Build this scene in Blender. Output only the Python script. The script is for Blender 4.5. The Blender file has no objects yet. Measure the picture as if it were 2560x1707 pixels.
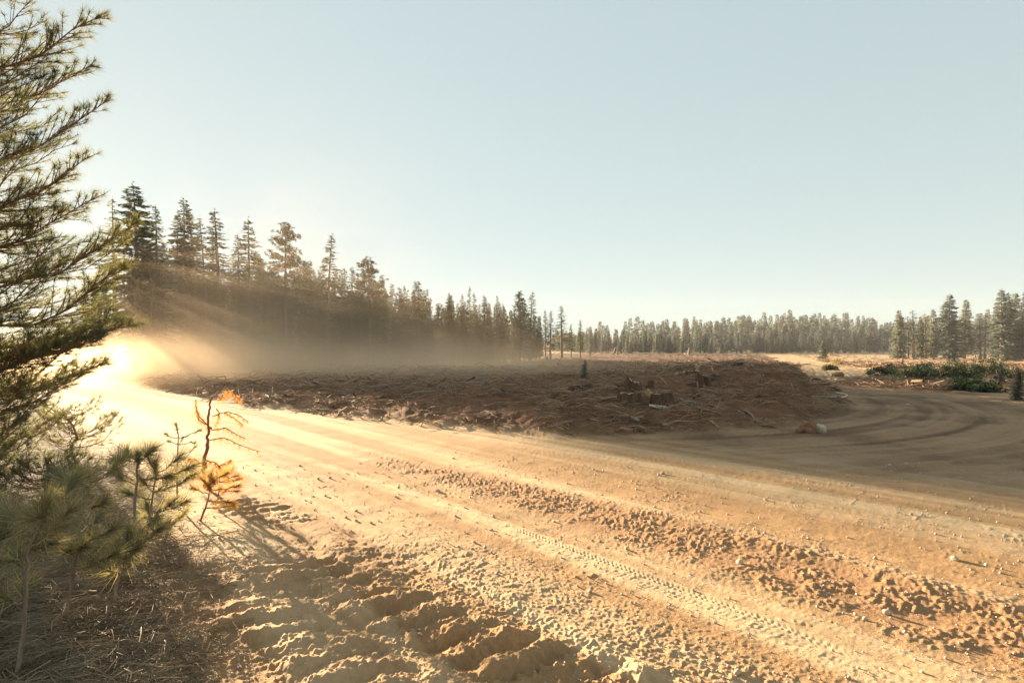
import bpy, math, random
import numpy as np
from mathutils import Vector, Matrix
rad = math.radians
random.seed(7)
RNG = np.random.default_rng(7)
sc = bpy.context.scene
C = sc.collection

# ------------------------------------------------------------------ camera, sky, sun, exposure
FPX, U0, HOR, EYE = 1500.0, 1280.0, 875.0, 2.0
cam_d = bpy.data.cameras.new('camera')
cam = bpy.data.objects.new('camera', cam_d); C.objects.link(cam)
cam_d.sensor_width = 36.0
cam_d.lens = 36.0 * FPX / 2560.0
cam_d.shift_y = (HOR - 853.5) / 2560.0
cam_d.clip_start = 0.05; cam_d.clip_end = 6000.0
cam.location = (0, 0, EYE); cam.rotation_euler = (rad(90), 0, 0)
sc.camera = cam

SUN_AZ, SUN_EL = rad(-39.5), rad(8.5)          # azimuth from +Y towards +X
SUN_DIR = Vector((math.sin(SUN_AZ) * math.cos(SUN_EL), math.cos(SUN_AZ) * math.cos(SUN_EL), math.sin(SUN_EL)))
world = bpy.data.worlds.new('World'); sc.world = world; world.use_nodes = True
wn = world.node_tree; wn.nodes.clear()
sky = wn.nodes.new('ShaderNodeTexSky'); sky.sky_type = 'NISHITA'; sky.sun_disc = False
sky.sun_elevation = SUN_EL; sky.sun_rotation = SUN_AZ
sky.altitude = 1500; sky.air_density = 1.0; sky.dust_density = 0.7; sky.ozone_density = 2.5
bg = wn.nodes.new('ShaderNodeBackground'); bg.inputs['Strength'].default_value = 0.094
hs = wn.nodes.new('ShaderNodeHueSaturation'); hs.inputs['Saturation'].default_value = 0.95
wo = wn.nodes.new('ShaderNodeOutputWorld')
gm = wn.nodes.new('ShaderNodeGamma'); gm.inputs[1].default_value = 0.22
tint = wn.nodes.new('ShaderNodeMix'); tint.data_type = 'RGBA'; tint.blend_type = 'MULTIPLY'; tint.inputs[0].default_value = 1.0
tint.inputs[7].default_value = (1.0, 1.06, 0.975, 1)
wn.links.new(sky.outputs[0], gm.inputs[0]); wn.links.new(gm.outputs[0], hs.inputs['Color']); wn.links.new(hs.outputs[0], tint.inputs[6]); wn.links.new(tint.outputs[2], bg.inputs['Color'])
wn.links.new(bg.outputs[0], wo.inputs['Surface'])

sd = bpy.data.lights.new('sun', 'SUN'); sd.energy = 5.0; sd.angle = rad(0.5); sd.color = (1.0, 0.79, 0.53)
sun = bpy.data.objects.new('sun', sd); C.objects.link(sun)
sun.rotation_euler = SUN_DIR.to_track_quat('Z', 'Y').to_euler(); sun.location = (-40, 50, 30)

vs = sc.view_settings
sc.display_settings.display_device = 'sRGB'
vs.view_transform = 'Standard'; vs.look = 'None'; vs.gamma = 1.0; vs.exposure = 2.62; vs.use_curve_mapping = False
cy = sc.cycles
cy.use_denoising = True
cy.max_bounces = 6; cy.diffuse_bounces = 2; cy.glossy_bounces = 2; cy.transmission_bounces = 3; cy.volume_bounces = 1
cy.transparent_max_bounces = 4
cy.sample_clamp_indirect = 4.0
cy.volume_step_rate = 1.0; cy.volume_max_steps = 96
sc.render.use_persistent_data = False

# ------------------------------------------------------------------ noise and distance helpers
def _hash(ix, iy, seed):
    h = (ix.astype(np.int64) * 374761393 + iy.astype(np.int64) * 668265263 + seed * 1442695041) & 0xffffffff
    h = ((h ^ (h >> 13)) * 1274126177) & 0xffffffff
    h = (h ^ (h >> 16)) & 0xffffffff
    return h.astype(np.float64) / 4294967295.0

def vn(x, y, seed=0):
    x = np.asarray(x, float); y = np.asarray(y, float)
    ix = np.floor(x); iy = np.floor(y); fx = x - ix; fy = y - iy
    fx = fx * fx * (3 - 2 * fx); fy = fy * fy * (3 - 2 * fy)
    a = _hash(ix, iy, seed); b = _hash(ix + 1, iy, seed); c = _hash(ix, iy + 1, seed); d = _hash(ix + 1, iy + 1, seed)
    return (a * (1 - fx) + b * fx) * (1 - fy) + (c * (1 - fx) + d * fx) * fy * 1.0

def fbm(x, y, seed=0, o=4):
    s = 0; a = 1.0; t = 0
    for i in range(o):
        ca, sa = math.cos(i * 1.3), math.sin(i * 1.3)
        s = s + a * vn(x * ca - y * sa, x * sa + y * ca, seed + i * 17); t += a; a *= 0.5
        x = x * 2.03 + 3.1; y = y * 2.03 + 1.7
    return s / t * 2 - 1

def sstep(a, b, x):
    t = np.clip((x - a) / (b - a), 0, 1); return t * t * (3 - 2 * t)

def polyline(x, y, P):
    """signed side distance and arclength to a polyline"""
    best = np.full(x.shape, 1e9); arc = np.zeros(x.shape); sg = np.ones(x.shape); L = 0.0
    for (ax, ay), (bx, by) in zip(P[:-1], P[1:]):
        dx, dy = bx - ax, by - ay; ll = dx * dx + dy * dy; l = math.sqrt(ll)
        t = np.clip(((x - ax) * dx + (y - ay) * dy) / ll, 0, 1)
        ex = x - ax - t * dx; ey = y - ay - t * dy
        d = np.sqrt(ex * ex + ey * ey); m = d < best
        best = np.where(m, d, best); arc = np.where(m, L + t * l, arc)
        sg = np.where(m, np.sign(dx * ey - dy * ex + 1e-12), sg); L += l
    return best * sg, arc

def inside(x, y, P):
    r = np.zeros(x.shape, bool); n = len(P)
    for i in range(n):
        ax, ay = P[i]; bx, by = P[(i + 1) % n]
        if ay == by: continue
        c = ((ay > y) != (by > y)) & (x < (bx - ax) * (y - ay) / (by - ay) + ax)
        r ^= c
    return r

def sdf(x, y, P):
    d, _ = polyline(x, y, list(P) + [P[0]])
    return np.where(inside(x, y, P), np.abs(d), -np.abs(d))      # positive inside

def smooth_pts(P, n=6):
    """Catmull-Rom"""
    out = []
    Q = [P[0]] + list(P) + [P[-1]]
    for i in range(1, len(Q) - 2):
        p0, p1, p2, p3 = map(np.array, Q[i - 1:i + 3])
        for k in range(n):
            t = k / n
            out.append(tuple(0.5 * ((2 * p1) + (-p0 + p2) * t + (2 * p0 - 5 * p1 + 4 * p2 - p3) * t * t + (-p0 + 3 * p1 - 3 * p2 + p3) * t ** 3)))
    out.append(tuple(P[-1])); return out

# ------------------------------------------------------------------ layout of the land
CLEARING = [(-75, 82), (-40, 51), (-20, 33), (-9.8, 21.2), (-4.6, 17.2), (-0.9, 14.6), (1.1, 13.7), (4.0, 14.2), (6.3, 14.9), (8.3, 16.3),
            (11.6, 20.5), (14.6, 27), (20, 41), (29, 60), (47, 98), (72, 150), (140, 330), (150, 360), (-200, 420), (-300, 300)]
RIGHT = [(18.5, 37), (21, 32), (25, 28.5), (33, 28), (60, 35), (400, 60), (400, 500), (170, 360), (150, 325), (83, 150), (56, 98), (37, 60), (26, 46)]
BANK = [(22, 26.5), (26, 23.5), (38, 20), (70, 16), (70, 30), (40, 27), (27, 27.4)]
LEFT = [(0.6, 1.2), (-1.3, 3.0), (-2.2, 4.4), (-3.2, 6.2), (-4.9, 8.6), (-7.9, 12.0), (-13.2, 18.2), (-24, 28.5), (-45, 48), (-85, 78), (-300, 120), (-300, -60), (2, -60), (2.5, -2)]
MAIN = smooth_pts([(-85, 80), (-42, 49), (-21, 30.5), (-10, 19), (-5.0, 13.2), (-1.6, 9.2), (0.9, 6.1), (2.6, 3.9), (4.2, 1.5), (6.5, -3), (8, -10)], 4)
SIDE = smooth_pts([(300, 700), (155, 350), (95, 200), (62, 120), (33, 60), (23, 40), (18, 28.5), (14.6, 20.5), (10.5, 15.6), (5, 12.9), (-1, 12.7), (-7, 16.8), (-15, 25)], 4)
SPUR = smooth_pts([(60, 21), (35, 23), (24, 25), (18.5, 30), (16, 36)], 4)

S_NEAR = float(polyline(np.array([1.2]), np.array([5.7]), MAIN)[1][0]) + 1.0
SGN = float(np.sign(polyline(np.array([8.0]), np.array([13.0]), MAIN)[0][0]))
def zbase(x, y):
    z = np.interp(y, [-60, 0, 22, 78, 150, 220, 300, 400, 460, 650, 900, 3000], [0, 0, 0, -.55, -2.2, -1.95, -1.3, -0.1, 1.0, 9.0, 14, 14])
    z = z + sstep(480, 700, y) * sstep(60, 300, x) * 16.0
    z = z + 0.35 * fbm(x / 35, y / 35, 3, 3) * sstep(18, 70, np.hypot(x, y))
    return z

def masks(x, y):
    w = 0.35 * fbm(x / 1.3, y / 1.3, 91, 3)
    dc = sdf(x, y, CLEARING) + w; dr = sdf(x, y, RIGHT) + w * 2; db = sdf(x, y, BANK); dl = sdf(x, y, LEFT) + w
    return dc, dr, db, dl

def terrain(x, y, full=False):
    x = np.asarray(x, float); y = np.asarray(y, float)
    r = np.hypot(x, y)
    dc, dr, db, dl = masks(x, y)
    z = zbase(x, y)
    road = (dc < 0) & (dr < 0) & (dl < 0)
    # the cut-over bank and mound
    hump = 0.72 * np.exp(-((x - 11.5) / 7.5) ** 2 - ((y - 27) / 9.0) ** 2) + 0.42 * np.exp(-((x - 5) / 8) ** 2 - ((y - 24) / 10) ** 2) \
        + 0.35 * np.exp(-((x - 16.5) / 5) ** 2 - ((y - 42) / 12) ** 2)
    side = sstep(0.0, 5.5, dc)
    steep = sstep(0.0, 2.6, dc)
    k = sstep(6, 11, x)
    z = z + hump * (side * (1 - k) + steep * k) + 0.22 * sstep(0, 1.6, dc) * np.exp(-np.maximum(y - 20, 0) / 60)
    cl = sstep(-0.1, 1.2, dc)
    fade = np.exp(-np.maximum(r - 25, 0) / 160)
    z = z + cl * (0.20 * fbm(x / 2.2, y / 2.2, 5, 6) + 0.16 * np.abs(fbm(x / 0.6, y / 0.6, 8, 5))) * (0.4 + 0.6 * fade)
    lip = np.exp(-((x - 13.2) / 2.6) ** 2 - ((y - 29) / 5.5) ** 2)
    z = z + .45 * lip * sstep(0, 2.0, dc)
    # right verge and bank
    rg = sstep(0, 1.5, dr)
    z = z + rg * (0.12 * fbm(x / 2.5, y / 2.5, 25, 4) + 0.1) + 1.15 * sstep(0, 3.2, db) * (1 + .2 * fbm(x / 1.2, y / 1.2, 27, 4))
    # litter side
    lf = sstep(-0.2, 0.9, dl)
    z = z + lf * (0.05 * fbm(x / 0.6, y / 0.6, 31, 5) + 0.03)
    # road surface, streaky along the wheel lines
    dm, sm = polyline(x, y, MAIN); ds, ss = polyline(x, y, SIDE); dp, sp = polyline(x, y, SPUR)
    st_m = fbm(dm * 2.6, sm * 0.07, 41, 5)
    st_s = .6 * fbm(ds * 2.3, ss * 0.09, 45, 5) + .4 * fbm(x / 1.1, y / 1.1, 46, 4)
    st_p = .6 * fbm(dp * 2.3, sp * 0.1, 47, 5) + .4 * fbm(x / 1.1, y / 1.1, 48, 4)
    ws = sstep(6.5, 3.5, np.abs(ds)) * sstep(4.5, 7.5, sm * 0 + np.abs(dm + 0.0) * 1.0)
    wp = sstep(5.0, 2.5, np.abs(dp)) * sstep(14, 18, x)
    streak = st_m * (1 - ws) + st_s * ws
    streak = streak * (1 - wp) + st_p * wp
    rd = (1 - cl) * (1 - lf) * (1 - rg)
    z = z + rd * (0.034 + 0.02 * ws + .02 * wp) * streak * np.minimum(1, 0.6 + r / 40)
    z = z + rd * 0.012 * fbm(x / 0.5, y / 0.5, 51, 4) * (1 - .5 * ws)
    # berm along the shaded far side of the lit strip
    # wheel tracks with tread
    def track(off, w, depth, pitch, d, s, a=0, b=1e9, seed=0):
        dd = d - off + 0.03 * fbm(s * 0.7, s * 0 + 2.0, 61 + seed, 2)
        m = sstep(w, w * 0.75, np.abs(dd)) * sstep(a, a + 1, s) * sstep(b, b - 1, s)
        rim = np.exp(-((np.abs(dd) - w * 1.15) / (w * 0.28)) ** 2) * sstep(a, a + 1, s) * sstep(b, b - 1, s)
        tread = np.sin((s + np.abs(dd) * 0.6) * 2 * math.pi / pitch) * np.cos(dd / w * 7.5)
        return -depth * m + depth * 0.55 * rim + m * depth * .32 * tread * sstep(.25, .6, vn(s * .9, s * 0 + 5.5 + seed, 67)) * (.6 + .6 * vn(s * 12, dd * 12, 68)) * (np.abs(dd) > w * .12) * np.exp(-np.maximum(r - 12, 0) / 8)
    tz = 0
    for i, (off, w, dep) in enumerate([(-0.35, .12, .011), (0.06, .10, .004), (-1.65, .12, .007), (-2.3, .12, .008), (1.9, .12, .003), (3.3, .13, .003)]):
        tz = tz + track(off, w, dep, 0.052, dm, sm, seed=i)
    for i, (off, w, dep) in enumerate([(-1.2, .2, .02), (.6, .2, .02), (2.1, .22, .016), (-2.4, .2, .015), (3.2, .2, .02)]):
        tz = tz + 1.2 * track(off, w, dep, 0.2, ds, ss, seed=i + 20) * ws
    z = z + tz * rd + rd * (.010 * fbm(dm * 9, sm * .12, 141, 3)) * np.exp(-np.maximum(r - 14, 0) / 10)
    # crumbly strip of clods beside the track
    clod_c = 0.62 + 0.25 * fbm(sm * .35, sm * 0 + 4, 71, 2) + np.clip((sm - S_NEAR + 5) * .06, -0.1, 0.55)
    clw = 0.22 + np.clip((sm - S_NEAR + 9) * .07, 0, .55)
    cm = sstep(clw * 1.25, clw * .45, np.abs(dm - clod_c)) * sstep(S_NEAR - 11, S_NEAR - 5, sm)
    cm2 = 0.3 * sstep(0.35, .1, np.abs(dm + 1.15)) * sstep(S_NEAR - 16, S_NEAR - 9, sm) * (vn(sm * .8, sm * 0, 7) > .3)
    cm = np.maximum(cm, cm2) * rd
    cl1 = vn(x / 0.034, y / 0.034, 73); cl2 = vn(x / 0.018, y / 0.018, 74)
    cl3 = vn(x / 0.10, y / 0.10, 75)
    z = z + cm * (0.027 * np.maximum(cl1 - 0.45, 0) * 1.6 + 0.012 * cl2 + 0.010 * fbm(x / .15, y / .15, 76, 3) + .03 * np.maximum(vn(x / .06, y / .06, 75) - .72, 0) + 0.004) * sstep(-.75, .4, fbm(x / .3, y / .3, 79, 4)) * .85
    gen = rd * np.exp(-np.maximum(r - 8, 0) / 10)
    z = z + gen * (0.003 * (vn(x / 0.03, y / 0.03, 77) - .5) + .010 * np.maximum(vn(x / .04, y / .04, 177) - .78, 0) / .22 * sstep(.35, .8, vn(x / .45, y / .45, 178))) * (0.3 + 1.3 * vn(x / .6, y / .6, 78))
    # lug ridges pressed by heavy machinery
    ax, ay = -0.786, 0.618                                    # band direction
    for (ox, oy, hw, per, amp, seed, s0, s1) in ((-0.10, 4.05, .40, .34, .060, 1, -1.6, 2.9), (-0.85, 3.65, .34, .31, .040, 2, -1.2, 2.2), (.55, 3.5, .30, .27, .025, 3, -1, 1.7), (-3.1, 7.4, .45, .26, .022, 4, -1, 1.2)):
        s = (x - ox) * ax + (y - oy) * ay; t = (x - ox) * (-ay) + (y - oy) * ax; t = -t
        wob = 0.15 * fbm(x / .4, y / .4, 81 + seed, 6)
        ph = (s + t * 0.28 + wob * 1.1 + .06 * fbm(x / .12, y / .12, 88, 3)) / per
        saw = ph - np.floor(ph)
        prof = sstep(0, .38, saw) * sstep(1.0, .45, saw)
        amp_i = 0.1 + 1.4 * _hash(np.floor(ph), np.floor(ph) * 0 + seed, 5)
        m = sstep(hw, hw * .6, np.abs(t + wob)) * sstep(s0, s0 + .4, s) * sstep(s1, s1 - .5, s)
        z = z + amp * m * amp_i * (prof - .45) + m * (.020 * fbm(x / .13, y / .13, 83, 5) + .016 * np.maximum(vn(x / .035, y / .035, 183) - .5, 0) + .03 * np.maximum(vn(x / .07, y / .07, 184) - .68, 0))
    chew = np.exp(-((x + 1.9) / 1.0) ** 2 - ((y - 5.3) / .9) ** 2) + .8 * np.exp(-((x + 1.0) / .7) ** 2 - ((y - 3.9) / .5) ** 2)
    z = z + chew * (0.09 * fbm(x / .45, y / .45, 85, 4) + .02 * fbm(x / .08, y / .08, 86, 3) + .03 * np.maximum(vn(x / .045, y / .045, 185) - .55, 0))
    crumb = np.exp(-((x + 1.2) / 1.7) ** 2 - ((y - 4.6) / 1.5) ** 2) + .8 * np.exp(-((x - .6) / 1.2) ** 2 - ((y - 3.5) / .7) ** 2)
    z = z + rd * crumb * (.028 * np.maximum(vn(x / .022, y / .022, 201) - .5, 0) + .03 * np.maximum(vn(x / .045, y / .045, 202) - .66, 0) + .006 * fbm(x / .05, y / .05, 203, 3))
    if not full: return z
    col = np.stack([cl, 0.5 + 0.5 * streak, np.maximum(lf * sstep(-.3, .2, fbm(x / .8, y / .8, 95, 4) + .25 + np.clip(dl, -1, 2) * .5), rg * 0.0), np.maximum(cm, .6 * chew)], 1)
    side_shade = np.clip(ws * sstep(3.6, 5.2, dm * SGN + .5 * fbm(x / .8, y / .8, 97, 3)), 0, 1) * sstep(70, 40, y)  # mask where shade on the near side road is painted into the soil colour
    return z, col, road, dc, dr, dl, rg, side_shade

def ground_z(x, y):
    return float(terrain(np.array([float(x)]), np.array([float(y)]))[0])

def at(U, V):
    """the point of the ground seen at a photo pixel"""
    m = (U - U0) / FPX; y = 8.0
    ys = np.geomspace(2.5, 900, 900)
    zz = terrain(m * ys, ys)
    vv = HOR - (zz - EYE) / ys * FPX
    i = np.argmin(np.abs(vv - V) + np.where(np.minimum.accumulate(vv) < vv - 1.5, 50, 0))
    return float(m * ys[i]), float(ys[i]), float(zz[i])

# ------------------------------------------------------------------ mesh and object helpers
def mesh_np(name, V, F, mat=None, smooth=False, cols=None, side_shade=None):
    """F: int array (n,3) or (n,4)"""
    V = np.asarray(V, np.float32).reshape(-1, 3); F = np.asarray(F, np.int32)
    k = F.shape[1]; me = bpy.data.meshes.new(name)
    me.vertices.add(len(V)); me.vertices.foreach_set('co', V.ravel())
    me.loops.add(F.size); me.loops.foreach_set('vertex_index', F.ravel())
    me.polygons.add(len(F)); me.polygons.foreach_set('loop_start', np.arange(0, F.size, k, dtype=np.int32))
    me.update(calc_edges=True)
    if smooth: me.polygons.foreach_set('use_smooth', np.ones(len(F), bool))
    if cols is not None:
        a = me.color_attributes.new('zone', 'FLOAT_COLOR', 'POINT'); a.data.foreach_set('color', np.asarray(cols, np.float32).ravel())
    if side_shade is not None:
        a = me.attributes.new('side_shade', 'FLOAT', 'POINT'); a.data.foreach_set('value', np.asarray(side_shade, np.float32))
    if mat: me.materials.append(mat)
    return me

def link(name, data, parent=None, loc=None):
    o = bpy.data.objects.new(name, data); C.objects.link(o)
    if parent: o.parent = parent
    if loc is not None: o.location = loc
    return o

def tag(o, label=None, cat=None, group=None, kind=None):
    if label: o['label'] = label
    if cat: o['category'] = cat
    if group: o['group'] = group
    if kind: o['kind'] = kind
    return o

def thing(name, label, cat, loc, rz=0, group=None):
    o = bpy.data.objects.new(name, None); C.objects.link(o); o.empty_display_size = .3
    o.location = loc; o.rotation_euler = (0, 0, rz)
    return tag(o, label, cat, group)

def copy_tree(root, loc, rz=0, scale=(1, 1, 1), label=None, group=None):
    r = root.copy(); C.objects.link(r); r.location = loc; r.rotation_euler = (0, 0, rz); r.scale = scale
    if label: r['label'] = label
    if group: r['group'] = group
    for ch in list(root.children):
        c = ch.copy(); C.objects.link(c); c.parent = r
        for g in list(ch.children):
            d = g.copy(); C.objects.link(d); d.parent = c
    return r

def unit(a):
    return a / (np.linalg.norm(a, axis=-1, keepdims=True) + 1e-9)

class MB:
    """collects quads (triangles as degenerate-free quads are avoided: everything is turned into tris)"""
    def __init__(s): s.V = []; s.F = []; s.n = 0
    def add(s, V, F):
        V = np.asarray(V, float).reshape(-1, 3); F = np.asarray(F, int)
        if F.shape[1] == 4: F = np.concatenate([F[:, [0, 1, 2]], F[:, [0, 2, 3]]])
        s.V.append(V); s.F.append(F + s.n); s.n += len(V)
    def blades(s, P, D, L, W, rng):
        """thin pointed triangles"""
        n = len(P); S = unit(np.cross(D, rng.normal(size=(n, 3)))); L = np.asarray(L).reshape(-1, 1); W = np.asarray(W).reshape(-1, 1)
        V = np.stack([P - S * W / 2, P + S * W / 2, P + D * L], 1)
        s.add(V.reshape(-1, 3), np.arange(3 * n).reshape(-1, 3))
    def leaves(s, P, D, L, W, rng):
        """diamond-shaped sprays"""
        n = len(P); S = unit(np.cross(D, rng.normal(size=(n, 3)) * [.4, .4, 1])); L = np.asarray(L).reshape(-1, 1); W = np.asarray(W).reshape(-1, 1)
        m = P + D * L * .45
        V = np.stack([P, m - S * W / 2, P + D * L, m + S * W / 2], 1)
        s.add(V.reshape(-1, 3), np.arange(4 * n).reshape(-1, 4))
    def tube(s, pts, rads, n=6, jit=0, rng=None, cap=False):
        pts = np.asarray(pts, float); m = len(pts); T = np.gradient(pts, axis=0); T = unit(T)
        up = np.array([0, 0, 1.0]) if abs(T[0, 2]) < .8 else np.array([1.0, 0, 0])
        A = unit(np.cross(T, up)); B = np.cross(T, A)
        a = np.linspace(0, 2 * math.pi, n, endpoint=False)
        R = np.asarray(rads, float).reshape(-1, 1, 1) * np.ones((m, n, 1))
        if jit: R = R * (1 + jit * rng.normal(size=(m, n, 1)))
        V = pts[:, None] + R * (np.cos(a)[None, :, None] * A[:, None] + np.sin(a)[None, :, None] * B[:, None])
        i = np.arange(m - 1)[:, None] * n; j = np.arange(n)[None]; j2 = (j + 1) % n
        F = np.stack([i + j, i + j2, i + n + j2, i + n + j], -1).reshape(-1, 4)
        s.add(V.reshape(-1, 3), F)
        if cap:
            for e, fl in ((0, 1), (m - 1, 0)):
                VV = np.concatenate([V[e], pts[e:e + 1]]); q = np.arange(n)
                Fc = np.stack([q, (q + 1) % n, np.full(n, n)], 1)
                s.add(VV, Fc if not fl else Fc[:, ::-1])
    def mesh(s, name, mat, smooth=False):
        return mesh_np(name, np.concatenate(s.V), np.concatenate(s.F), mat, smooth)

# ------------------------------------------------------------------ materials
def new_mat(name):
    m = bpy.data.materials.new(name); m.use_nodes = True; nt = m.node_tree
    for n in list(nt.nodes): nt.nodes.remove(n)
    return m, nt, nt.nodes, nt.links

def N(nt, t, **kw):
    n = nt.nodes.new(t)
    for k, v in kw.items():
        if k in n.inputs: n.inputs[k].default_value = v
        else: setattr(n, k, v)
    return n

def mixc(nt, f, a, b, mode='MIX'):
    n = nt.nodes.new('ShaderNodeMix'); n.data_type = 'RGBA'; n.blend_type = mode
    for s, v in ((0, f), (6, a), (7, b)):
        if hasattr(v, 'links') or hasattr(v, 'is_linked'): nt.links.new(v, n.inputs[s])
        else: n.inputs[s].default_value = v if s == 0 else (*v, 1)
    return n.outputs[2]

def ramp(nt, f, stops):
    n = nt.nodes.new('ShaderNodeValToRGB'); nt.links.new(f, n.inputs[0]); cr = n.color_ramp
    while len(cr.elements) < len(stops): cr.elements.new(.5)
    for e, (p, c) in zip(cr.elements, stops): e.position = p; e.color = (*c, 1)
    return n.outputs[0]

def ground_material():
    m, nt, nd, lk = new_mat('dirt')
    out = nd.new('ShaderNodeOutputMaterial'); b = N(nt, 'ShaderNodeBsdfPrincipled', Roughness=.95)
    b.inputs['Specular IOR Level'].default_value = .15
    lk.new(b.outputs[0], out.inputs[0])
    geo = nd.new('ShaderNodeNewGeometry'); at_ = N(nt, 'ShaderNodeAttribute', attribute_name='zone')
    sp = nd.new('ShaderNodeSeparateColor'); lk.new(at_.outputs['Color'], sp.inputs[0])
    def noise(scale, det=4, rough=.6):
        n = N(nt, 'ShaderNodeTexNoise', Scale=scale, Detail=det, Roughness=rough); lk.new(geo.outputs['Position'], n.inputs['Vector']); return n.outputs[0]
    n1, n2, n3, n4 = noise(.7), noise(6), noise(38, 5, .7), noise(2.2, 6, .65)
    sand = ramp(nt, n1, [(.3, (.47, .31, .165)), (.7, (.57, .41, .24))])
    sand = mixc(nt, .45, sand, ramp(nt, n2, [(.3, (.36, .215, .10)), (.7, (.58, .41, .23))]))
    st = ramp(nt, sp.outputs[1], [(.36, (.34, .195, .095)), (.62, (.66, .50, .32))])
    sand = mixc(nt, .6, sand, st)
    cl = mixc(nt, at_.outputs['Alpha'], sand, (.38, .225, .12))
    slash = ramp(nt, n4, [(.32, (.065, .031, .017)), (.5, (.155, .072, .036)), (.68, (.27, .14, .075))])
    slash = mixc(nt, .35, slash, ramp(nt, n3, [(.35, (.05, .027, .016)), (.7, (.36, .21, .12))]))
    lit = ramp(nt, n3, [(.3, (.06, .045, .03)), (.7, (.22, .15, .09))])
    at2 = N(nt, 'ShaderNodeAttribute', attribute_name='side_shade')
    side_shade = ramp(nt, st if False else n2, [(.35, (.16, .092, .05)), (.65, (.27, .17, .098))])  # darker soil tones standing in for the shade over the side road
    side_shade = mixc(nt, .55, side_shade, ramp(nt, sp.outputs[1], [(.36, (.11, .065, .038)), (.62, (.42, .29, .18))]))
    cl = mixc(nt, at2.outputs['Fac'], cl, side_shade)
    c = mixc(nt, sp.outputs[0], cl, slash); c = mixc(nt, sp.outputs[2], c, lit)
    c = mixc(nt, .22, c, ramp(nt, n3, [(.35, (.2, .12, .07)), (.65, (.75, .55, .36))]), 'SOFT_LIGHT')
    lk.new(c, b.inputs['Base Color'])
    nb = noise(55, 6, .75); nb2 = noise(190, 3, .7)
    ad = N(nt, 'ShaderNodeMath', operation='MULTIPLY_ADD'); ad.inputs[1].default_value = .3; lk.new(nb2, ad.inputs[0]); lk.new(nb, ad.inputs[2])
    bp = N(nt, 'ShaderNodeBump', Strength=.9, Distance=.016); lk.new(ad.outputs[0], bp.inputs['Height']); lk.new(bp.outputs[0], b.inputs['Normal'])
    return m

def simple(name, c1, c2, scale=8, rough=.85, bump=.4, dist=.01, stretch=None, obj_rand=0.0, spec=.2):
    m, nt, nd, lk = new_mat(name)
    out = nd.new('ShaderNodeOutputMaterial'); b = N(nt, 'ShaderNodeBsdfPrincipled', Roughness=rough)
    b.inputs['Specular IOR Level'].default_value = spec
    lk.new(b.outputs[0], out.inputs[0])
    tc = nd.new('ShaderNodeTexCoord'); mp = nd.new('ShaderNodeMapping'); lk.new(tc.outputs['Object'], mp.inputs[0])
    if stretch: mp.inputs['Scale'].default_value = stretch
    n = N(nt, 'ShaderNodeTexNoise', Scale=scale, Detail=5, Roughness=.65); lk.new(mp.outputs[0], n.inputs['Vector'])
    c = ramp(nt, n.outputs[0], [(.3, c1), (.7, c2)])
    if obj_rand:
        oi = nd.new('ShaderNodeObjectInfo'); r = ramp(nt, oi.outputs['Random'], [(0, (1 - obj_rand,) * 3), (1, (1 + obj_rand, 1 + obj_rand * .9, 1 + obj_rand * .7))])
        c = mixc(nt, 1.0, c, r, 'MULTIPLY')
    lk.new(c, b.inputs['Base Color'])
    bp = N(nt, 'ShaderNodeBump', Strength=bump, Distance=dist); lk.new(n.outputs[0], bp.inputs['Height']); lk.new(bp.outputs[0], b.inputs['Normal'])
    return m

def foliage(name, c1, c2, trans=.35, scale=1.2, rnd=.25, tcol=None, tm=(1.8, 1.5, .8)):
    m, nt, nd, lk = new_mat(name)
    out = nd.new('ShaderNodeOutputMaterial')
    d = N(nt, 'ShaderNodeBsdfPrincipled', Roughness=.6); d.inputs['Specular IOR Level'].default_value = .25
    t = nd.new('ShaderNodeBsdfTranslucent'); mx = nd.new('ShaderNodeMixShader'); mx.inputs[0].default_value = trans
    lk.new(d.outputs[0], mx.inputs[1]); lk.new(t.outputs[0], mx.inputs[2]); lk.new(mx.outputs[0], out.inputs[0])
    tc = nd.new('ShaderNodeTexCoord'); n = N(nt, 'ShaderNodeTexNoise', Scale=scale, Detail=3); lk.new(tc.outputs['Object'], n.inputs['Vector'])
    gi = nd.new('ShaderNodeNewGeometry'); oi = nd.new('ShaderNodeObjectInfo')
    c = ramp(nt, n.outputs[0], [(.3, c1), (.7, c2)])
    r1 = ramp(nt, gi.outputs['Random Per Island'], [(0, (1 - rnd,) * 3), (1, (1 + rnd, 1 + rnd, 1 + rnd * .6))])
    c = mixc(nt, 1.0, c, r1, 'MULTIPLY')
    r2 = ramp(nt, oi.outputs['Random'], [(0, (.8, .85, .9)), (1, (1.25, 1.15, 1.0))])
    c = mixc(nt, 1.0, c, r2, 'MULTIPLY')
    lk.new(c, d.inputs['Base Color'])
    if tcol: t.inputs[0].default_value = (*tcol, 1)
    else:
        cc = mixc(nt, 1.0, c, tm, 'MULTIPLY'); lk.new(cc, t.inputs[0])
    return m

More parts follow.
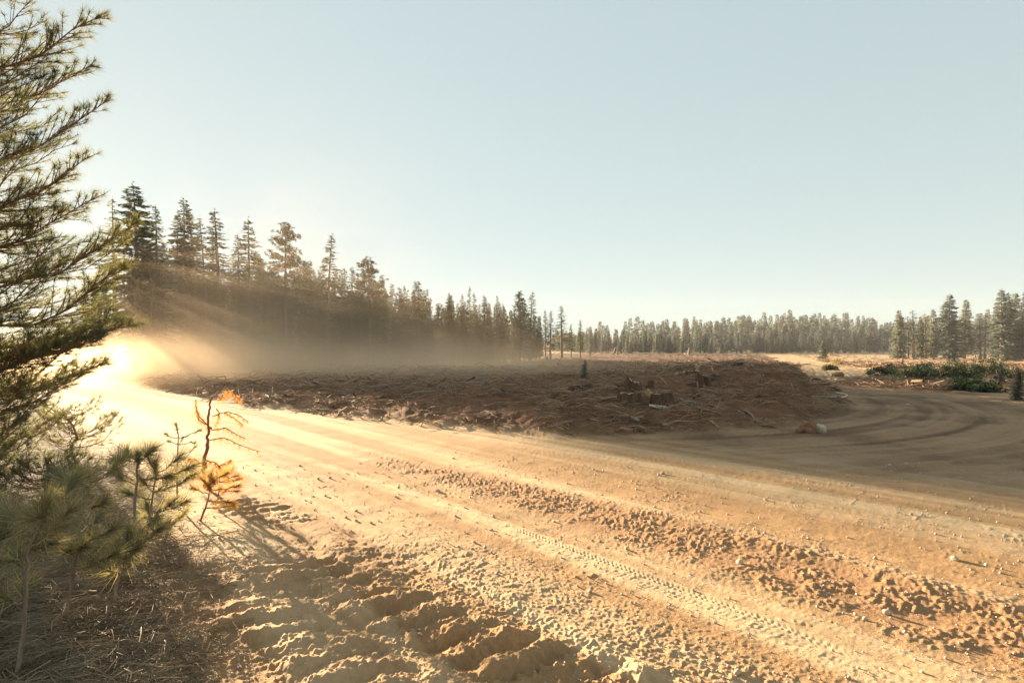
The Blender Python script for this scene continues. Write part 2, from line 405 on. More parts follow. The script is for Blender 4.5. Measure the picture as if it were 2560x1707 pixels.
M = {}
M['dirt'] = ground_material()
M['bark'] = simple('bark', (.10, .07, .05), (.24, .18, .14), 5, stretch=(2, 2, .35), obj_rand=.3, bump=.6, dist=.03)
M['bark_pale'] = simple('bark_pale', (.15, .11, .08), (.32, .25, .19), 14, stretch=(2, 2, .3), bump=.5, dist=.02)
M['bark_twig'] = simple('bark_twig', (.13, .08, .05), (.26, .17, .11), 30, bump=.5, dist=.004)
M['fir'] = foliage('fir_needles', (.035, .055, .036), (.075, .095, .058), .22)
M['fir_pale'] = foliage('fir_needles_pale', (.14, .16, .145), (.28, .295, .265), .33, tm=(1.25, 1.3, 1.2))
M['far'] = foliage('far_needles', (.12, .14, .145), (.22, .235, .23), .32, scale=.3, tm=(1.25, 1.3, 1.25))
M['pine'] = foliage('pine_needles', (.06, .08, .055), (.12, .13, .085), .45, scale=3)
M['seedling'] = foliage('seedling_needles', (.15, .165, .12), (.28, .27, .19), .3, scale=6, rnd=.45)
M['dead'] = foliage('dead_needles', (.36, .16, .04), (.55, .29, .09), .45, scale=6, tcol=(.75, .36, .09))
M['shrub'] = foliage('shrub_leaves', (.02, .04, .028), (.045, .07, .045), .25, scale=1.5)
M['shrub_pale'] = foliage('shrub_leaves_pale', (.16, .14, .09), (.28, .24, .15), .3, scale=1.5)
M['litter'] = simple('litter', (.13, .09, .055), (.34, .26, .17), 3, bump=.2, dist=.002)
M['shrub_dry'] = foliage('shrub_leaves_dry', (.05, .045, .025), (.11, .09, .05), .2, scale=1.5)
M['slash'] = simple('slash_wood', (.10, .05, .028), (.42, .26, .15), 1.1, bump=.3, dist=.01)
M['log'] = simple('log_wood', (.16, .11, .08), (.42, .33, .25), 4, stretch=(.4, 2, 2), bump=.5, dist=.02)
M['stump'] = simple('stump_bark', (.055, .034, .022), (.17, .10, .06), 6, stretch=(2.5, 2.5, .35), bump=.9, dist=.05)
M['cut'] = simple('cut_wood', (.30, .19, .10), (.46, .32, .19), 9, bump=.3, dist=.01)
M['cut_pale'] = simple('cut_wood_pale', (.50, .40, .27), (.66, .55, .40), 9, bump=.3, dist=.005)
M['stone'] = simple('stone', (.45, .33, .24), (.66, .54, .42), 18, bump=.6, dist=.01, obj_rand=.2)
M['rock'] = simple('boulder', (.40, .31, .23), (.58, .48, .38), 5, bump=.6, dist=.03)
M['clod'] = simple('earth_clod', (.20, .105, .055), (.34, .19, .11), 6, bump=.8, dist=.04)
M['ink'] = simple('marker_ink', (.03, .03, .03), (.06, .06, .06), 30)

# ------------------------------------------------------------------ ground, roads
def build_ground():
    fine = np.radians(np.linspace(-46, 46, 1500))
    coarse = np.radians(np.concatenate([np.linspace(46, 314, 120)[1:-1]]))
    ang = np.concatenate([fine, coarse]); na = len(ang)
    rr = [0.5]
    while rr[-1] < 4200:
        r = rr[-1]
        dr = max(r * r / 1200 * 0.85, 0.006) if r > 2.6 else .05
        rr.append(r + min(dr, r * .011 if r < 400 else r * .05))
    rr = np.array(rr); nr = len(rr)
    A, R = np.meshgrid(ang, rr)
    x = (R * np.sin(A)).ravel(); y = (R * np.cos(A)).ravel()
    ch = [terrain(x[i:i + 60000], y[i:i + 60000], True) for i in range(0, len(x), 60000)]
    z, col, road, dc = (np.concatenate([c[k] for c in ch]) for k in range(4)); side_shade = np.concatenate([c[7] for c in ch])
    V = np.stack([x, y, z], 1)
    i = np.arange(nr - 1)[:, None] * na; j = np.arange(na)[None]; j2 = (j + 1) % na
    F = np.stack([i + j, i + na + j, i + na + j2, i + j2], -1).reshape(-1, 4)
    # centre disc
    q = np.arange(na)
    cx = x[F].mean(1); cyy = y[F].mean(1)
    isroad = road[F].sum(1) >= 2
    iscl = (dc[F].mean(1) > 0) & ~isroad
    ff = np.hypot(cx, cyy) > 500
    isroad &= ~ff; iscl &= ~ff
    parts = {'dirt_road': isroad, 'clearing_ground': iscl, 'ground': ~isroad & ~iscl}
    for nm, mk in parts.items():
        f = F[mk]; u, inv = np.unique(f, return_inverse=True)
        me = mesh_np(nm, V[u], inv.reshape(-1, 4), M['dirt'], True, col[u], side_shade[u])
        if nm == 'ground':
            pass
        tag(link(nm, me), kind='structure')
    print('ground verts', len(V))
build_ground()

# ------------------------------------------------------------------ conifers
def make_fir(seed, H=24, R=3.2, cb=.22, droop=.35, dens=1.0, power=.85, spray=.55, gap=0.0, bare_trunk=True, lod=1.0):
    rng = np.random.default_rng(seed)
    f = MB(); w = MB()
    bend = rng.normal(0, .012, 2)
    zs = np.linspace(-.4, H * .985, 14)
    tx = bend[0] * zs * (zs / H); ty = bend[1] * zs * (zs / H)
    r0 = .011 * H + .04
    w.tube(np.stack([tx, ty, zs], 1), np.maximum(r0 * (1 - zs / H) ** .8, .03) * (1 + .3 * np.exp(-np.maximum(zs, 0) / .5)), 7, .05, rng)
    z = H * cb; dz0 = .42 / dens
    Ps, Ds, Ls, Ws = [], [], [], []
    lop = rng.uniform(.75, 1.2, 12)
    while z < H * .985:
        t = (z - H * cb) / (H * (1 - cb))
        prof = (1 - t) ** power * min(1, .55 + t * 3.2)
        nb = int(rng.integers(4, 7)) if t < .9 else 4
        for k in range(nb):
            if rng.random() < gap * (1.2 - t): continue
            a = rng.uniform(0, 2 * math.pi)
            r = R * prof * rng.uniform(.6, 1.18) * lop[int(a / (2 * math.pi) * 12) % 12] + .12
            zz = z + rng.uniform(-.25, .25)
            o = np.array([math.cos(a), math.sin(a), 0]); sd_ = np.array([-o[1], o[0], 0])
            n = max(3, int(r / .2 * lod))
            u = (np.arange(n) + rng.random(n)) / n
            u = .12 + .88 * u
            up = .15 * (t > .75) + .0
            drp = (-droop * u + (.25 + .45 * t) * droop * u ** 2.6) * r + up * r * u
            cx = bend[0] * zz * zz / H; cy_ = bend[1] * zz * zz / H
            base = np.stack([cx + o[0] * r * u, cy_ + o[1] * r * u, zz + drp], 1)
            w.blades(np.array([[cx, cy_, zz]]), unit(base[-1:] - [cx, cy_, zz]), [r], [.07], rng)
            m = 3
            for q in range(m):
                sgn = rng.choice([-1, 1], n)
                lat = (1 - u * .6) * .75
                D = unit(o * (.55 + .5 * u)[:, None] + sd_ * (sgn * lat * rng.uniform(.2, 1.2, n))[:, None] + np.array([0, 0, -1]) * (rng.uniform(-.12, .45, n))[:, None])
                L = spray * rng.uniform(.6, 1.3, n) * (.65 + .35 * (1 - u)) * (.55 + .45 * min(1, r / 1.5)) / (lod ** .5)
                Ps.append(base + rng.normal(0, .05, (n, 3))); Ds.append(D); Ls.append(L); Ws.append(L * rng.uniform(.26, .48, n))
        z += dz0 * (1 - .35 * t) * rng.uniform(.75, 1.25)
    # leader
    n = 14; zz = H * (.95 + .055 * rng.random(n))
    aa = rng.uniform(0, 6.28, n)
    Ps.append(np.stack([bend[0] * zz, bend[1] * zz, zz], 1)); Ds.append(unit(np.stack([np.cos(aa) * .6, np.sin(aa) * .6, np.full(n, .8)], 1))); Ls.append(np.full(n, .35)); Ws.append(np.full(n, .07))
    f.leaves(np.concatenate(Ps), np.concatenate(Ds), np.concatenate(Ls), np.concatenate(Ws), rng)
    return f, w

def make_open_pine(seed, H=25, R=3.0, cb=.38):
    """tall pine: long bare bole, sparse branches that end in needle clumps"""
    rng = np.random.default_rng(seed); f = MB(); w = MB()
    zs = np.linspace(-.4, H * .97, 14); bx = rng.normal(0, .15) * np.sin(zs / H * 3)
    w.tube(np.stack([bx, 0 * zs, zs], 1), np.maximum(.3 * (1 - zs / H) ** .7, .04), 8, .05, rng)
    nb = 95
    for k in range(nb):
        t = (k + rng.random()) / nb; z = H * (cb + (1 - cb) * t * .97)
        prof = math.sin(min(1, .28 + t * .78) * math.pi) ** .6 if t < .8 else (1 - t) * 2.6 + .15
        r = R * max(prof, .12) * rng.uniform(.35, 1.15); a = rng.uniform(0, 6.283)
        o = np.array([math.cos(a), math.sin(a), 0]); rise = rng.uniform(-.1, .55)
        u = np.linspace(0, 1, 5)[:, None]
        p = np.array([0, 0, z]) + o * r * u + np.array([0, 0, 1]) * (rise * r * u ** 1.6 - .1 * r * np.sin(u * 3.1))
        w.tube(p, np.linspace(.06, .02, 5), 4)
        for c in range(int(3 + r * 2.6)):
            uu = rng.uniform(.35, 1.0) if c else 1.0
            q = np.array([0, 0, z]) + o * r * uu + np.array([0, 0, 1]) * rise * r * uu ** 1.6 + rng.normal(0, .22, 3)
            n = 22; D = unit(rng.normal(size=(n, 3)) + [0, 0, .3])
            f.leaves(q + D * .03, D, rng.uniform(.22, .42, n), rng.uniform(.06, .12, n), rng)
    return f, w

def tree_proto(f, w, fm, wm, name='conifer'):
    root = thing(name, 'x', 'tree', (0, 0, -500))
    link('trunk', w.mesh('trunk', wm, True), root); link('crown', f.mesh('crown', fm), root)
    return root

PROTO = {}
def P(key, *a, fm='fir', wm='bark', kind='fir', **k):
    f, w = (make_fir if kind == 'fir' else make_open_pine)(*a, **k)
    PROTO[key] = (tree_proto(f, w, M[fm], M[wm]), a[1] if len(a) > 1 else k.get('H', 24))
P('broad', 11, 24, 4.6, .18, .42, 1.25, .8, .7)
P('fir1', 12, 24, 3.4, .2, .38, 1.0, .85, .62, .12)
P('fir2', 13, 24, 2.7, .25, .42, .95, .9, .6, .18)
P('fir3', 14, 24, 3.0, .15, .35, .95, .8, .6, .10)
P('spire', 15, 24, 2.0, .12, .5, .9, .7, .55, .22)
P('spire2', 16, 24, 2.3, .18, .5, 1.05, .75, .55, .12)
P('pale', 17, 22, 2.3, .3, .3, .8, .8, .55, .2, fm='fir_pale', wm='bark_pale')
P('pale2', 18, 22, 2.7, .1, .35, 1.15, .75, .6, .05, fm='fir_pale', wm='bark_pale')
P('thick', 19, 22, 2.6, .08, .4, 1.3, .65, .6, .05)
P('open', 21, 25, 3.4, .36, kind='open')
P('open2', 22, 25, 2.9, .45, kind='open')
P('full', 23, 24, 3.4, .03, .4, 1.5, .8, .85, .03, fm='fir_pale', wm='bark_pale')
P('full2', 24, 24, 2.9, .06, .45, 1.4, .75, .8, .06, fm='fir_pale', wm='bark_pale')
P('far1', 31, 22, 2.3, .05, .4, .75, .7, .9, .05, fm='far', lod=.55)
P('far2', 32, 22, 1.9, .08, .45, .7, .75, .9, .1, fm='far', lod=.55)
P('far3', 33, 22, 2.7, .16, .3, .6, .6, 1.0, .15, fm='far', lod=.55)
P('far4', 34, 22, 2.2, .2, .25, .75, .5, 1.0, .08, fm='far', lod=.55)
used = set(); NAMED_LABELS = set()
def place_tree(key, x, y, H, label, group, wid=1.0, rz=None, z=None):
    root, h0 = PROTO[key]; s = H / h0; wid = wid * (1.4 if label in NAMED_LABELS else 1.0)
    rz = random.uniform(0, 6.28) if rz is None else rz
    z = ground_z(x, y) if z is None else z
    if key in used:
        o = copy_tree(root, (x, y, z), rz, (s * wid, s * wid, s), label, group)
    else:
        used.add(key); o = root; o.location = (x, y, z); o.rotation_euler = (0, 0, rz); o.scale = (s * wid, s * wid, s); o['label'] = label; o['group'] = group
    return o

def line_pt(U, back=0.0):
    m = (U - U0) / FPX; k = (49 + 78 * m) / (56 - 142 * m)
    y = 78 + 142 * k + back; return m * y, y

def tree_at(key, U, Vtop, label, group, back=0.0, wid=1.0):
    x, y = line_pt(U, back); z = ground_z(x, y)
    H = EYE - z + (HOR - Vtop) / FPX * y
    return place_tree(key, x, y, H, label, group, wid)

G1 = 'conifers along the dusty left edge of the clearing'
NAMED = [
 ('broad', 346, 458, 'widest dark green conifer, tallest on the left beside the near pine branches', 0, 1.05),
 ('fir1', 463, 498, 'tall dark conifer standing right of the widest tree, gap of sky between', 2, 1.0),
 ('fir2', 494, 518, 'slimmer tall conifer pressed against the right side of a taller dark one', 5, 1.05),
 ('spire', 550, 526, 'thin airy conifer with a long pointed tip, third spire after the widest tree', 3, 1.35),
 ('fir3', 624, 544, 'tall layered conifer with a dark crown widening into dense foliage', 0, 1.05),
 ('open', 714, 556, 'tall open-crowned pine with ragged clumps and a long bare trunk', -4, 1.0),
 ('fir2', 817, 588, 'solitary-topped fir with a very sharp tip midway along the dusty stand', -2, 1.1),
 ('open2', 920, 645, 'tall straggly pine, last big one before the treeline drops to the right', -5, 1.15),
 ('thick', 760, 650, 'short full conifer between the ragged open pine and the sharp-tipped fir', 4, 1.1),
 ('fir1', 778, 652, 'small conifer top tucked directly left of the sharp-tipped fir', 9, .8),
 ('spire2', 864, 668, 'thin small-topped conifer between the sharp-tipped fir and the last big pine', 6, .9),
 ('fir1', 881, 668, 'dark conifer touching the left side of the last big pine', 2, .9),
 ('pale', 587, 634, 'pale sunlit conifer glowing between two taller dark firs in the dust', 8, 1.1),
 ('thick', 671, 662, 'low dark conifer beneath the left side of the ragged open pine', 5, .9),
 ('fir3', 645, 640, 'dense lower conifer merging with the right flank of the layered fir', 4, 1.1),
 ('pale2', 958, 726, 'pale yellowish conifer just right of the last big pine', 4, .9),
 ('spire', 996, 716, 'needle-thin spire rising alone over the mid treeline', 0, 1.25),
 ('fir1', 1017, 747, 'small dark cone-shaped tree right of the needle-thin spire', 4, .85),
 ('open2', 1042, 760, 'small tufted pine top showing in a notch of the treeline', 10, .5),
 ('spire2', 1061, 738, 'left one of two close spires above the notch in the treeline', 2, 1.2),
 ('fir2', 1074, 744, 'right one of two close spires above the notch in the treeline', -3, 1.0),
 ('spire', 1132, 738, 'very thin tall spire behind a darker column of foliage', 3, 1.2),
 ('thick', 1121, 764, 'dark columnar conifer standing before the very thin spire', -2, .85),
 ('pale', 1159, 783, 'low rounded conifer with a sunlit left side at the field edge', 0, 1.1),
 ('fir1', 1189, 768, 'broad dark conifer next left of the tall bushy spire', 0, 1.05),
 ('spire2', 1214, 737, 'tall bushy spire with mottled sunlit foliage and a bare lower trunk', -3, 1.3),
 ('pale', 1238, 762, 'narrow pale-topped conifer with a straight light trunk showing', -4, 1.0),
 ('pale2', 1260, 760, 'pale conifer lit on its right side before a gap of sky', -2, .95),
 ('spire2', 1288, 762, 'ragged conifer at the left foot of the twin tall tops', 2, 1.0),
 ('open2', 1300, 728, 'left one of the twin tall ragged tops near the end of the stand', 0, .8),
 ('pale2', 1311, 749, 'sunlit conifer filling the space between the twin tall tops', -3, .8),
 ('spire', 1325, 729, 'right one of the twin tall ragged tops near the end of the stand', 0, 1.3),
 ('fir2', 1338, 773, 'shorter conifer stepping down right of the twin tall tops', 2, .9),
 ('thick', 1349, 795, 'lowest dark conifer beside the sky gap after the twin tops', 3, .8),
 ('spire2', 1364, 774, 'left tree of the narrow pair standing apart from the stand', 0, .95),
 ('spire', 1376, 777, 'right tree of the narrow pair standing apart from the stand', 3, 1.3),
 ('spire', 1404, 764, 'lone narrow bottlebrush conifer at the tail of the stand', 0, 1.5),
 ('fir1', 1428, 810, 'low bushy conifer right of the lone bottlebrush tree', 6, 1.0),
 ('spire2', 1451, 798, 'small narrow conifer where the stand meets the far forest', 3, 1.0),
 ('pale2', 1475, 820, 'pale rounded conifer at the start of the far forest', 8, 1.0),
]
NAMED_LABELS |= {n[3] for n in NAMED}
for key, U, V, lab, back, wid in NAMED: tree_at(key, U, V, lab, G1, back, wid)
tree_at('pale', 287, 490, 'yellowish conifer half hidden behind the near pine and the widest tree', G1, 24, 1.2)
# the stand behind the near pine, which shades the road
for U, V, b in ((262, 690, 1), (236, 705, 0), (212, 730, -2)):
    tree_at('broad' if b < 5 else 'fir3', U, V, 'hazy conifer seen only in pieces through the near pine branches', 'hazy conifers behind the near pine', b, 1.0)
# understorey filling the stand
G2 = 'crowded understorey of the dusty stand'
rg_ = random.Random(5)
for i in range(120):
    U = 330 + (1340 - 330) * ((i + rg_.random()) / 120)
    Vt = np.interp(U, [330, 600, 900, 1100, 1340], [668, 695, 748, 782, 810]) + rg_.choice([rg_.uniform(-75, -20), rg_.uniform(-20, 45)])
    key = rg_.choice(['thick', 'fir3', 'fir1', 'pale2', 'fir2', 'spire2', 'thick', 'fir3', 'broad'])
    tree_at(key, U, Vt, 'slender conifer of middling height crowded inside the dusty left stand', G2, rg_.uniform(-5, 10), rg_.uniform(.95, 1.35))

for i in range(24):
    U = 375 + 900 * ((i + rg_.random()) / 24)
    Vt = np.interp(U, [340, 460, 620, 720, 820, 920, 1100, 1280], [470, 505, 555, 575, 605, 665, 750, 760]) + rg_.uniform(20, 95) * (1 if U < 900 else .4)
    tree_at(rg_.choice(['fir1', 'fir2', 'fir3', 'spire2', 'spire']), U, Vt, 'slender conifer of middling height crowded inside the dusty left stand', G2, rg_.uniform(2, 12), rg_.uniform(1.1, 1.45))

# right-hand group
G3 = 'sunlit conifers on the right beyond the shrubs'
RT = [('pale2', 2057, 850, 899, 1.0, 'squat pale column-shaped tree standing alone in front of the far forest', 1.5),
 ('pale2', 2087 + 162, 775, 900, 1, 'first tall pale conifer at the left end of the sunlit right group', 1.2),
 ('pale', 2270, 790, 899, 1, 'thin conifer with bare pale trunk beside the first tall pale one', 1.1),
 ('pale', 2272 + 12, 775, 899, 1, 'bare-legged pale conifer, second straight trunk of the right group', 1.3),
 ('pale2', 2302, 790, 899, 1, 'low pale tree between bare straight trunks of the right group', 1.0),
 ('pale', 2302 + 12, 783, 899, 1, 'conifer with a tall bare trunk and small green top in the right group', 1.3),
 ('fir3', 2333, 772, 898, 1, 'conifer with thick bare reddish trunk left of the biggest sunlit cone', 1.1),
 ('pale2', 2372, 736, 899, 1, 'biggest sunlit cone-shaped fir, its left side glowing pale', 1.35),
 ('fir3', 2411, 748, 897, 1, 'darker layered fir with sharp tip right of the biggest sunlit cone', 1.15),
 ('pale', 2450, 790, 896, 1, 'hazy pale conifer in the low gap of the right group', 1.3),
 ('pale', 2463, 785, 896, 1, 'leaning pale-trunked conifer in the low gap of the right group', 1.0),
 ('fir3', 2486, 765, 896, 1, 'short dark conifer at the left foot of the tallest right-edge firs', 1.0),
 ('fir3', 2503, 722, 897, 1, 'tallest layered fir near the right border of the picture', 1.2),
 ('fir1', 2516, 730, 896, 1, 'tall fir standing close behind the tallest layered fir', 1.0),
 ('pale2', 2536, 732, 899, 1, 'bright layered fir second from the right border', 1.2),
 ('fir2', 2560, 728, 898, 1, 'fir cut by the right border of the picture', 1.2)]
for i, (key, U, Vt, Vb, _, lab, wid) in enumerate(RT):
    if U > 2500 or U < 2100: y = 215
    else: y = 238
    y += (i % 3) * 5; x = (U - U0) / FPX * y; z = EYE - (Vb - HOR) / FPX * y
    z = ground_z(x, y); H = EYE - z + (HOR - Vt) / FPX * y
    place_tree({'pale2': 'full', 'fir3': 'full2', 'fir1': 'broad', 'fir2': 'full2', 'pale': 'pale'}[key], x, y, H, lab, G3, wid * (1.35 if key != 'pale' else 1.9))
for i in range(16):
    U = rg_.uniform(2235, 2620); y = rg_.uniform(255, 300); x = (U - U0) / FPX * y; z = ground_z(x, y)
    H = EYE - z + (HOR - rg_.uniform(785, 815)) / FPX * y
    place_tree(rg_.choice(['far1', 'far2', 'far3', 'fir1']), x, y, H, 'hazy green conifer behind the sunlit right group', 'conifers behind the sunlit right group', rg_.uniform(.9, 1.3))

# far forest: front rows as trees, the mass behind as one
top = lambda U: float(np.interp(U, [1400, 1500, 1620, 1700, 1820, 1950, 2100, 2200, 2300, 2450, 2600], [850, 832, 822, 812, 806, 800, 806, 815, 812, 800, 795]))
G4 = 'conifers of the far forest edge'
for i in range(95):
    U = 1440 + (2290 - 1440) * ((i + rg_.random()) / 95); y = rg_.uniform(392, 425); x = (U - U0) / FPX * y; z = ground_z(x, y)
    Vt = 845 + rg_.uniform(-22, 10) - (U - 1440) / 850 * 6
    H = EYE - z + (HOR - Vt) / FPX * y
    place_tree(rg_.choice(['far1', 'far2', 'far3', 'full2', 'far4', 'full']), x, y, H, 'pale-topped conifer standing in the front rank of the far forest', G4, rg_.uniform(1.5, 2.1))
def far_mass():
    acc = MB(); rng = np.random.default_rng(3); R_ = random.Random(9)
    vs_ = []
    for k in (61, 62, 63):
        f, w = make_fir(k, 22, 2.6, .05, .4, .5, .7, 1.35, .05, lod=.42)
        vs_.append((np.concatenate(f.V), np.concatenate(f.F)))
    sp_ = [(R_.uniform(1380, 2700), R_.random()) for i in range(560)]
    yy_ = np.array([435 + 230 * d for U, d in sp_]); xx_ = (np.array([U for U, d in sp_]) - U0) / FPX * yy_; zz_ = terrain(xx_, yy_)
    for i, (U, d) in enumerate(sp_):
        x, y, z = float(xx_[i]), float(yy_[i]), float(zz_[i])
        Vt = top(U) - 10 + (1 - d) * 26 + R_.uniform(-14, 10)
        if R_.random() < .08: Vt -= 14
        H = max(12, min(34, EYE - z + (HOR - Vt) / FPX * y)); s = H / 22; a = R_.uniform(0, 6.28)
        V, F = vs_[i % 3]; c, s_ = math.cos(a), math.sin(a); w_ = s * R_.uniform(1.1, 1.6)
        VV = np.stack([(V[:, 0] * c - V[:, 1] * s_) * w_ + x, (V[:, 0] * s_ + V[:, 1] * c) * w_ + y, V[:, 2] * s + z], 1)
        acc.add(VV, F)
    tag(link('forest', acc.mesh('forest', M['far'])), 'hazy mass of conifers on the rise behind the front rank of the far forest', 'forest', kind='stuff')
far_mass()
def back_mass():
    acc = MB(); R_ = random.Random(19); vs_ = []
    for k in (71, 72, 73):
        f, w = make_fir(k, 22, 2.9, .06, .4, .7, .7, 1.0, .08, lod=.6); vs_.append((np.concatenate(f.V), np.concatenate(f.F)))
    sp_ = [(350 + 1000 * (i + R_.random()) / 150, R_.uniform(10, 34)) for i in range(150)]
    xy = np.array([line_pt(U, b) for U, b in sp_]); zz = terrain(xy[:, 0], xy[:, 1])
    for i, (U, b) in enumerate(sp_):
        x, y, z = float(xy[i, 0]), float(xy[i, 1]), float(zz[i])
        Vt = np.interp(U, [330, 600, 900, 1100, 1340], [700, 715, 758, 788, 814]) + R_.uniform(-50, 35)
        s = (EYE - z + (HOR - Vt) / FPX * y) / 22; a = R_.uniform(0, 6.28); V, F = vs_[i % 3]; c, s_ = math.cos(a), math.sin(a); w_ = s * R_.uniform(.8, 1.15)
        acc.add(np.stack([(V[:, 0] * c - V[:, 1] * s_) * w_ + x, (V[:, 0] * s_ + V[:, 1] * c) * w_ + y, V[:, 2] * s + z], 1), F)
    tag(link('forest', acc.mesh('forest', M['fir'])), 'dim mass of lower conifers behind the dusty stand', 'forest', kind='stuff')
back_mass()

# ------------------------------------------------------------------ pine branches with needle tufts
def tuft(mb, p, d, rng, n=34, L=.13, W=.0045, spread=.75):
    D = unit(d + rng.normal(0, spread, (n, 3)))
    back = rng.uniform(-.9, .1, (n, 1)) * L * .5
    mb.blades(p + d * back, D, L * rng.uniform(.7, 1.15, n), np.full(n, W), rng)

def pine_branch(wood, needles, base, az, length, rise, curve, rng, tw=.11, L=.13, W=.0045, nt=30, r0=.03, density=1.0, sag=.12):
    o = np.array([math.sin(az), math.cos(az), 0]); side = np.array([o[1], -o[0], 0])
    m = 9; u = np.linspace(0, 1, m)[:, None]
    wob = np.cumsum(rng.normal(0, .018 * length, (m, 3)), 0); wob[0] = 0
    pts = base + o * length * u + np.array([0, 0, 1]) * (rise * length * u + curve * length * u ** 2.4 - sag * length * np.sin(u * math.pi)) + wob
    wood.tube(pts, np.linspace(r0, r0 * .22, m), 5)
    def pos(t):
        i = min(int(t * (m - 1)), m - 2); f = t * (m - 1) - i
        return pts[i] * (1 - f) + pts[i + 1] * f, unit((pts[i + 1] - pts[i])[None])[0]
    k = int(length / tw * density)
    for j in range(k):
        t = .22 + .78 * (j + rng.random()) / k
        p, d = pos(min(t, .999)); sgn = 1 if rng.random() < .5 else -1
        l = (1.05 - t) * length * rng.uniform(.18, .42) + .10
        dd = unit((d * rng.uniform(.5, 1.1) + side * sgn * rng.uniform(.3, .9) + np.array([0, 0, 1]) * rng.uniform(-.25, .5))[None])[0]
        q = p[None] + dd[None] * l * np.linspace(0, 1, 4)[:, None] + np.array([0, 0, 1]) * (.12 * l * np.linspace(0, 1, 4)[:, None] ** 2)
        wood.tube(q, np.linspace(r0 * .35, r0 * .12, 4), 3)
        tuft(needles, q[-1], unit(dd[None] + [0, 0, .15])[0], rng, nt, L, W)
        if l > .28: tuft(needles, q[2], dd, rng, int(nt * .7), L, W)
        if l > .55: tuft(needles, q[1], dd, rng, int(nt * .5), L, W)
    p, d = pos(.999); tuft(needles, p, d, rng, int(nt * 1.4), L, W, .55)

def px(U, V, y): return ((U - U0) / FPX * y, y, EYE - (V - HOR) / FPX * y)
def build_near_pine():
    tx, ty = -8.9, 8.9; tz = ground_z(tx, ty)
    root = thing('pine_tree', 'big pine at the left border, long upcurved branches of needle tufts against the sun', 'tree', (tx, ty, tz))
    rng = np.random.default_rng(77)
    w = MB(); zs = np.linspace(-.3, 13, 16)
    w.tube(np.stack([.06 * np.sin(zs), .05 * np.cos(zs * .8), zs], 1), .17 * (1 - zs / 13.6) ** .8 + .01, 10, .04, rng)
    link('trunk', w.mesh('trunk', M['bark'], True), root)
    outline = lambda z: np.interp(z, [.3, 1.2, 1.7, 2.0, 2.6, 3.3, 3.8, 4.3, 5.0, 5.8, 6.6, 7.3, 9, 13], [2.3, 2.3, 2.5, 2.75, 2.8, 3.0, 3.15, 2.75, 2.6, 2.55, 2.3, 2.15, 1.7, .3])
    nb = 96
    for i in range(nb):
        t = (i + rng.random()) / nb; z = .25 + 8.9 * t ** 1.05
        # most limbs visible from the road side; some go everywhere round the trunk
        az = rng.uniform(0, 2 * math.pi) if i % 4 == 0 else rad(95) + rng.normal(0, .85)
        ztip = z + .55
        ow = float(outline(ztip)) * (1 - .012 * max(z - 3, 0)) - .08
        length = ow * rng.uniform(.82, 1.1); kk = (tx + ow) / ty; den = math.sin(az) - kk * math.cos(az)
        if den > .05: length = min(length, max(.6, ow / den * rng.uniform(.9, 1.03)))
        rise = rng.uniform(-.16, .08) if z > 1.5 else rng.uniform(-.08, .10)
        wb = MB(); nb_ = MB()
        pine_branch(wb, nb_, np.array([0, 0, z]), az, length, rise, rng.uniform(.08, .34), rng, tw=.075, L=.14, W=.005, nt=22, r0=.019, density=1.35 if z < 2.6 else .92)
        b = link('branch', wb.mesh('branch', M['bark_twig'], True), root)
        link('needles', nb_.mesh('needles', M['pine']), b)
    for (U, V, z0, dz) in ((325, 580, 2.9, 0), (318, 672, 2.45, 0), (292, 785, 1.95, 0), (285, 880, 1.55, 0), (272, 405, 3.9, 0), (215, 50, 6.0, 0), (252, 250, 4.8, 0), (235, 480, 3.6, 0), (205, 150, 5.4, 0), (240, 940, 1.2, 0)):
        yy = ty + rng.uniform(-.35, .5); tip = np.array(px(U, V, yy)); d = tip[:2] - [tx, ty]; ln = float(np.hypot(*d)) - .05; rc = (tip[2] - tz - z0) / ln
        wb = MB(); nb_ = MB()
        pine_branch(wb, nb_, np.array([0, 0, z0]), math.atan2(d[0], d[1]), ln, rc * .35, rc * .65, rng, tw=.055, L=.15, W=.0058, nt=34, r0=.026, density=1.4, sag=.05)
        b = link('branch', wb.mesh('branch', M['bark_twig'], True), root); link('needles', nb_.mesh('needles', M['pine']), b)

def bushy(x, y, h, r, label, seed, fm='pine', name='young_pine', group=None, nb=26, L=.12, W=.005):
    rng = np.random.default_rng(seed); z = ground_z(x, y)
    root = thing(name, label, 'tree', (x, y, z), 0, group)
    w = MB(); n = MB(); zs = np.linspace(-.05, h, 6); bx = rng.normal(0, .05, 6) * [0, .5, 1, 1, 1, 1]
    w.tube(np.stack([bx, bx * .4, zs], 1), np.linspace(.03, .01, 6), 6)
    for i in range(nb):
        t = (i + .5) / nb
        pine_branch(w, n, np.array([0, 0, .1 + (h - .15) * t]), rng.uniform(0, 6.28), r * (1 - .55 * t) * rng.uniform(.7, 1.1), .15, .35, rng, tw=.07, L=L, W=W, nt=24, r0=.012)
    tuft(n, np.array([0, 0, h]), np.array([0, 0, 1.0]), rng, 60, L, W, .5)
    link('trunk', w.mesh('trunk', M['bark_twig'], True), root); link('crown', n.mesh('crown', M[fm]), root)
bushy(-7.4, 8.0, 1.25, .95, 'dark bushy young pine under the big pine, nearest the road', 1)
bushy(-8.4, 9.3, 1.7, 1.2, 'dark young pine filling the foot of the big pine at the left border', 2)
bushy(-6.6, 6.9, .85, .8, 'low tangled young pine at the left border above the seedlings', 3)
bushy(-8.3, 11.3, .9, .9, 'low golden-lit young pine behind the foot of the big pine', 4)
bushy(-6.1, 7.9, .5, .55, 'small sprawling pine in dry litter beside the road edge', 5)

build_near_pine()
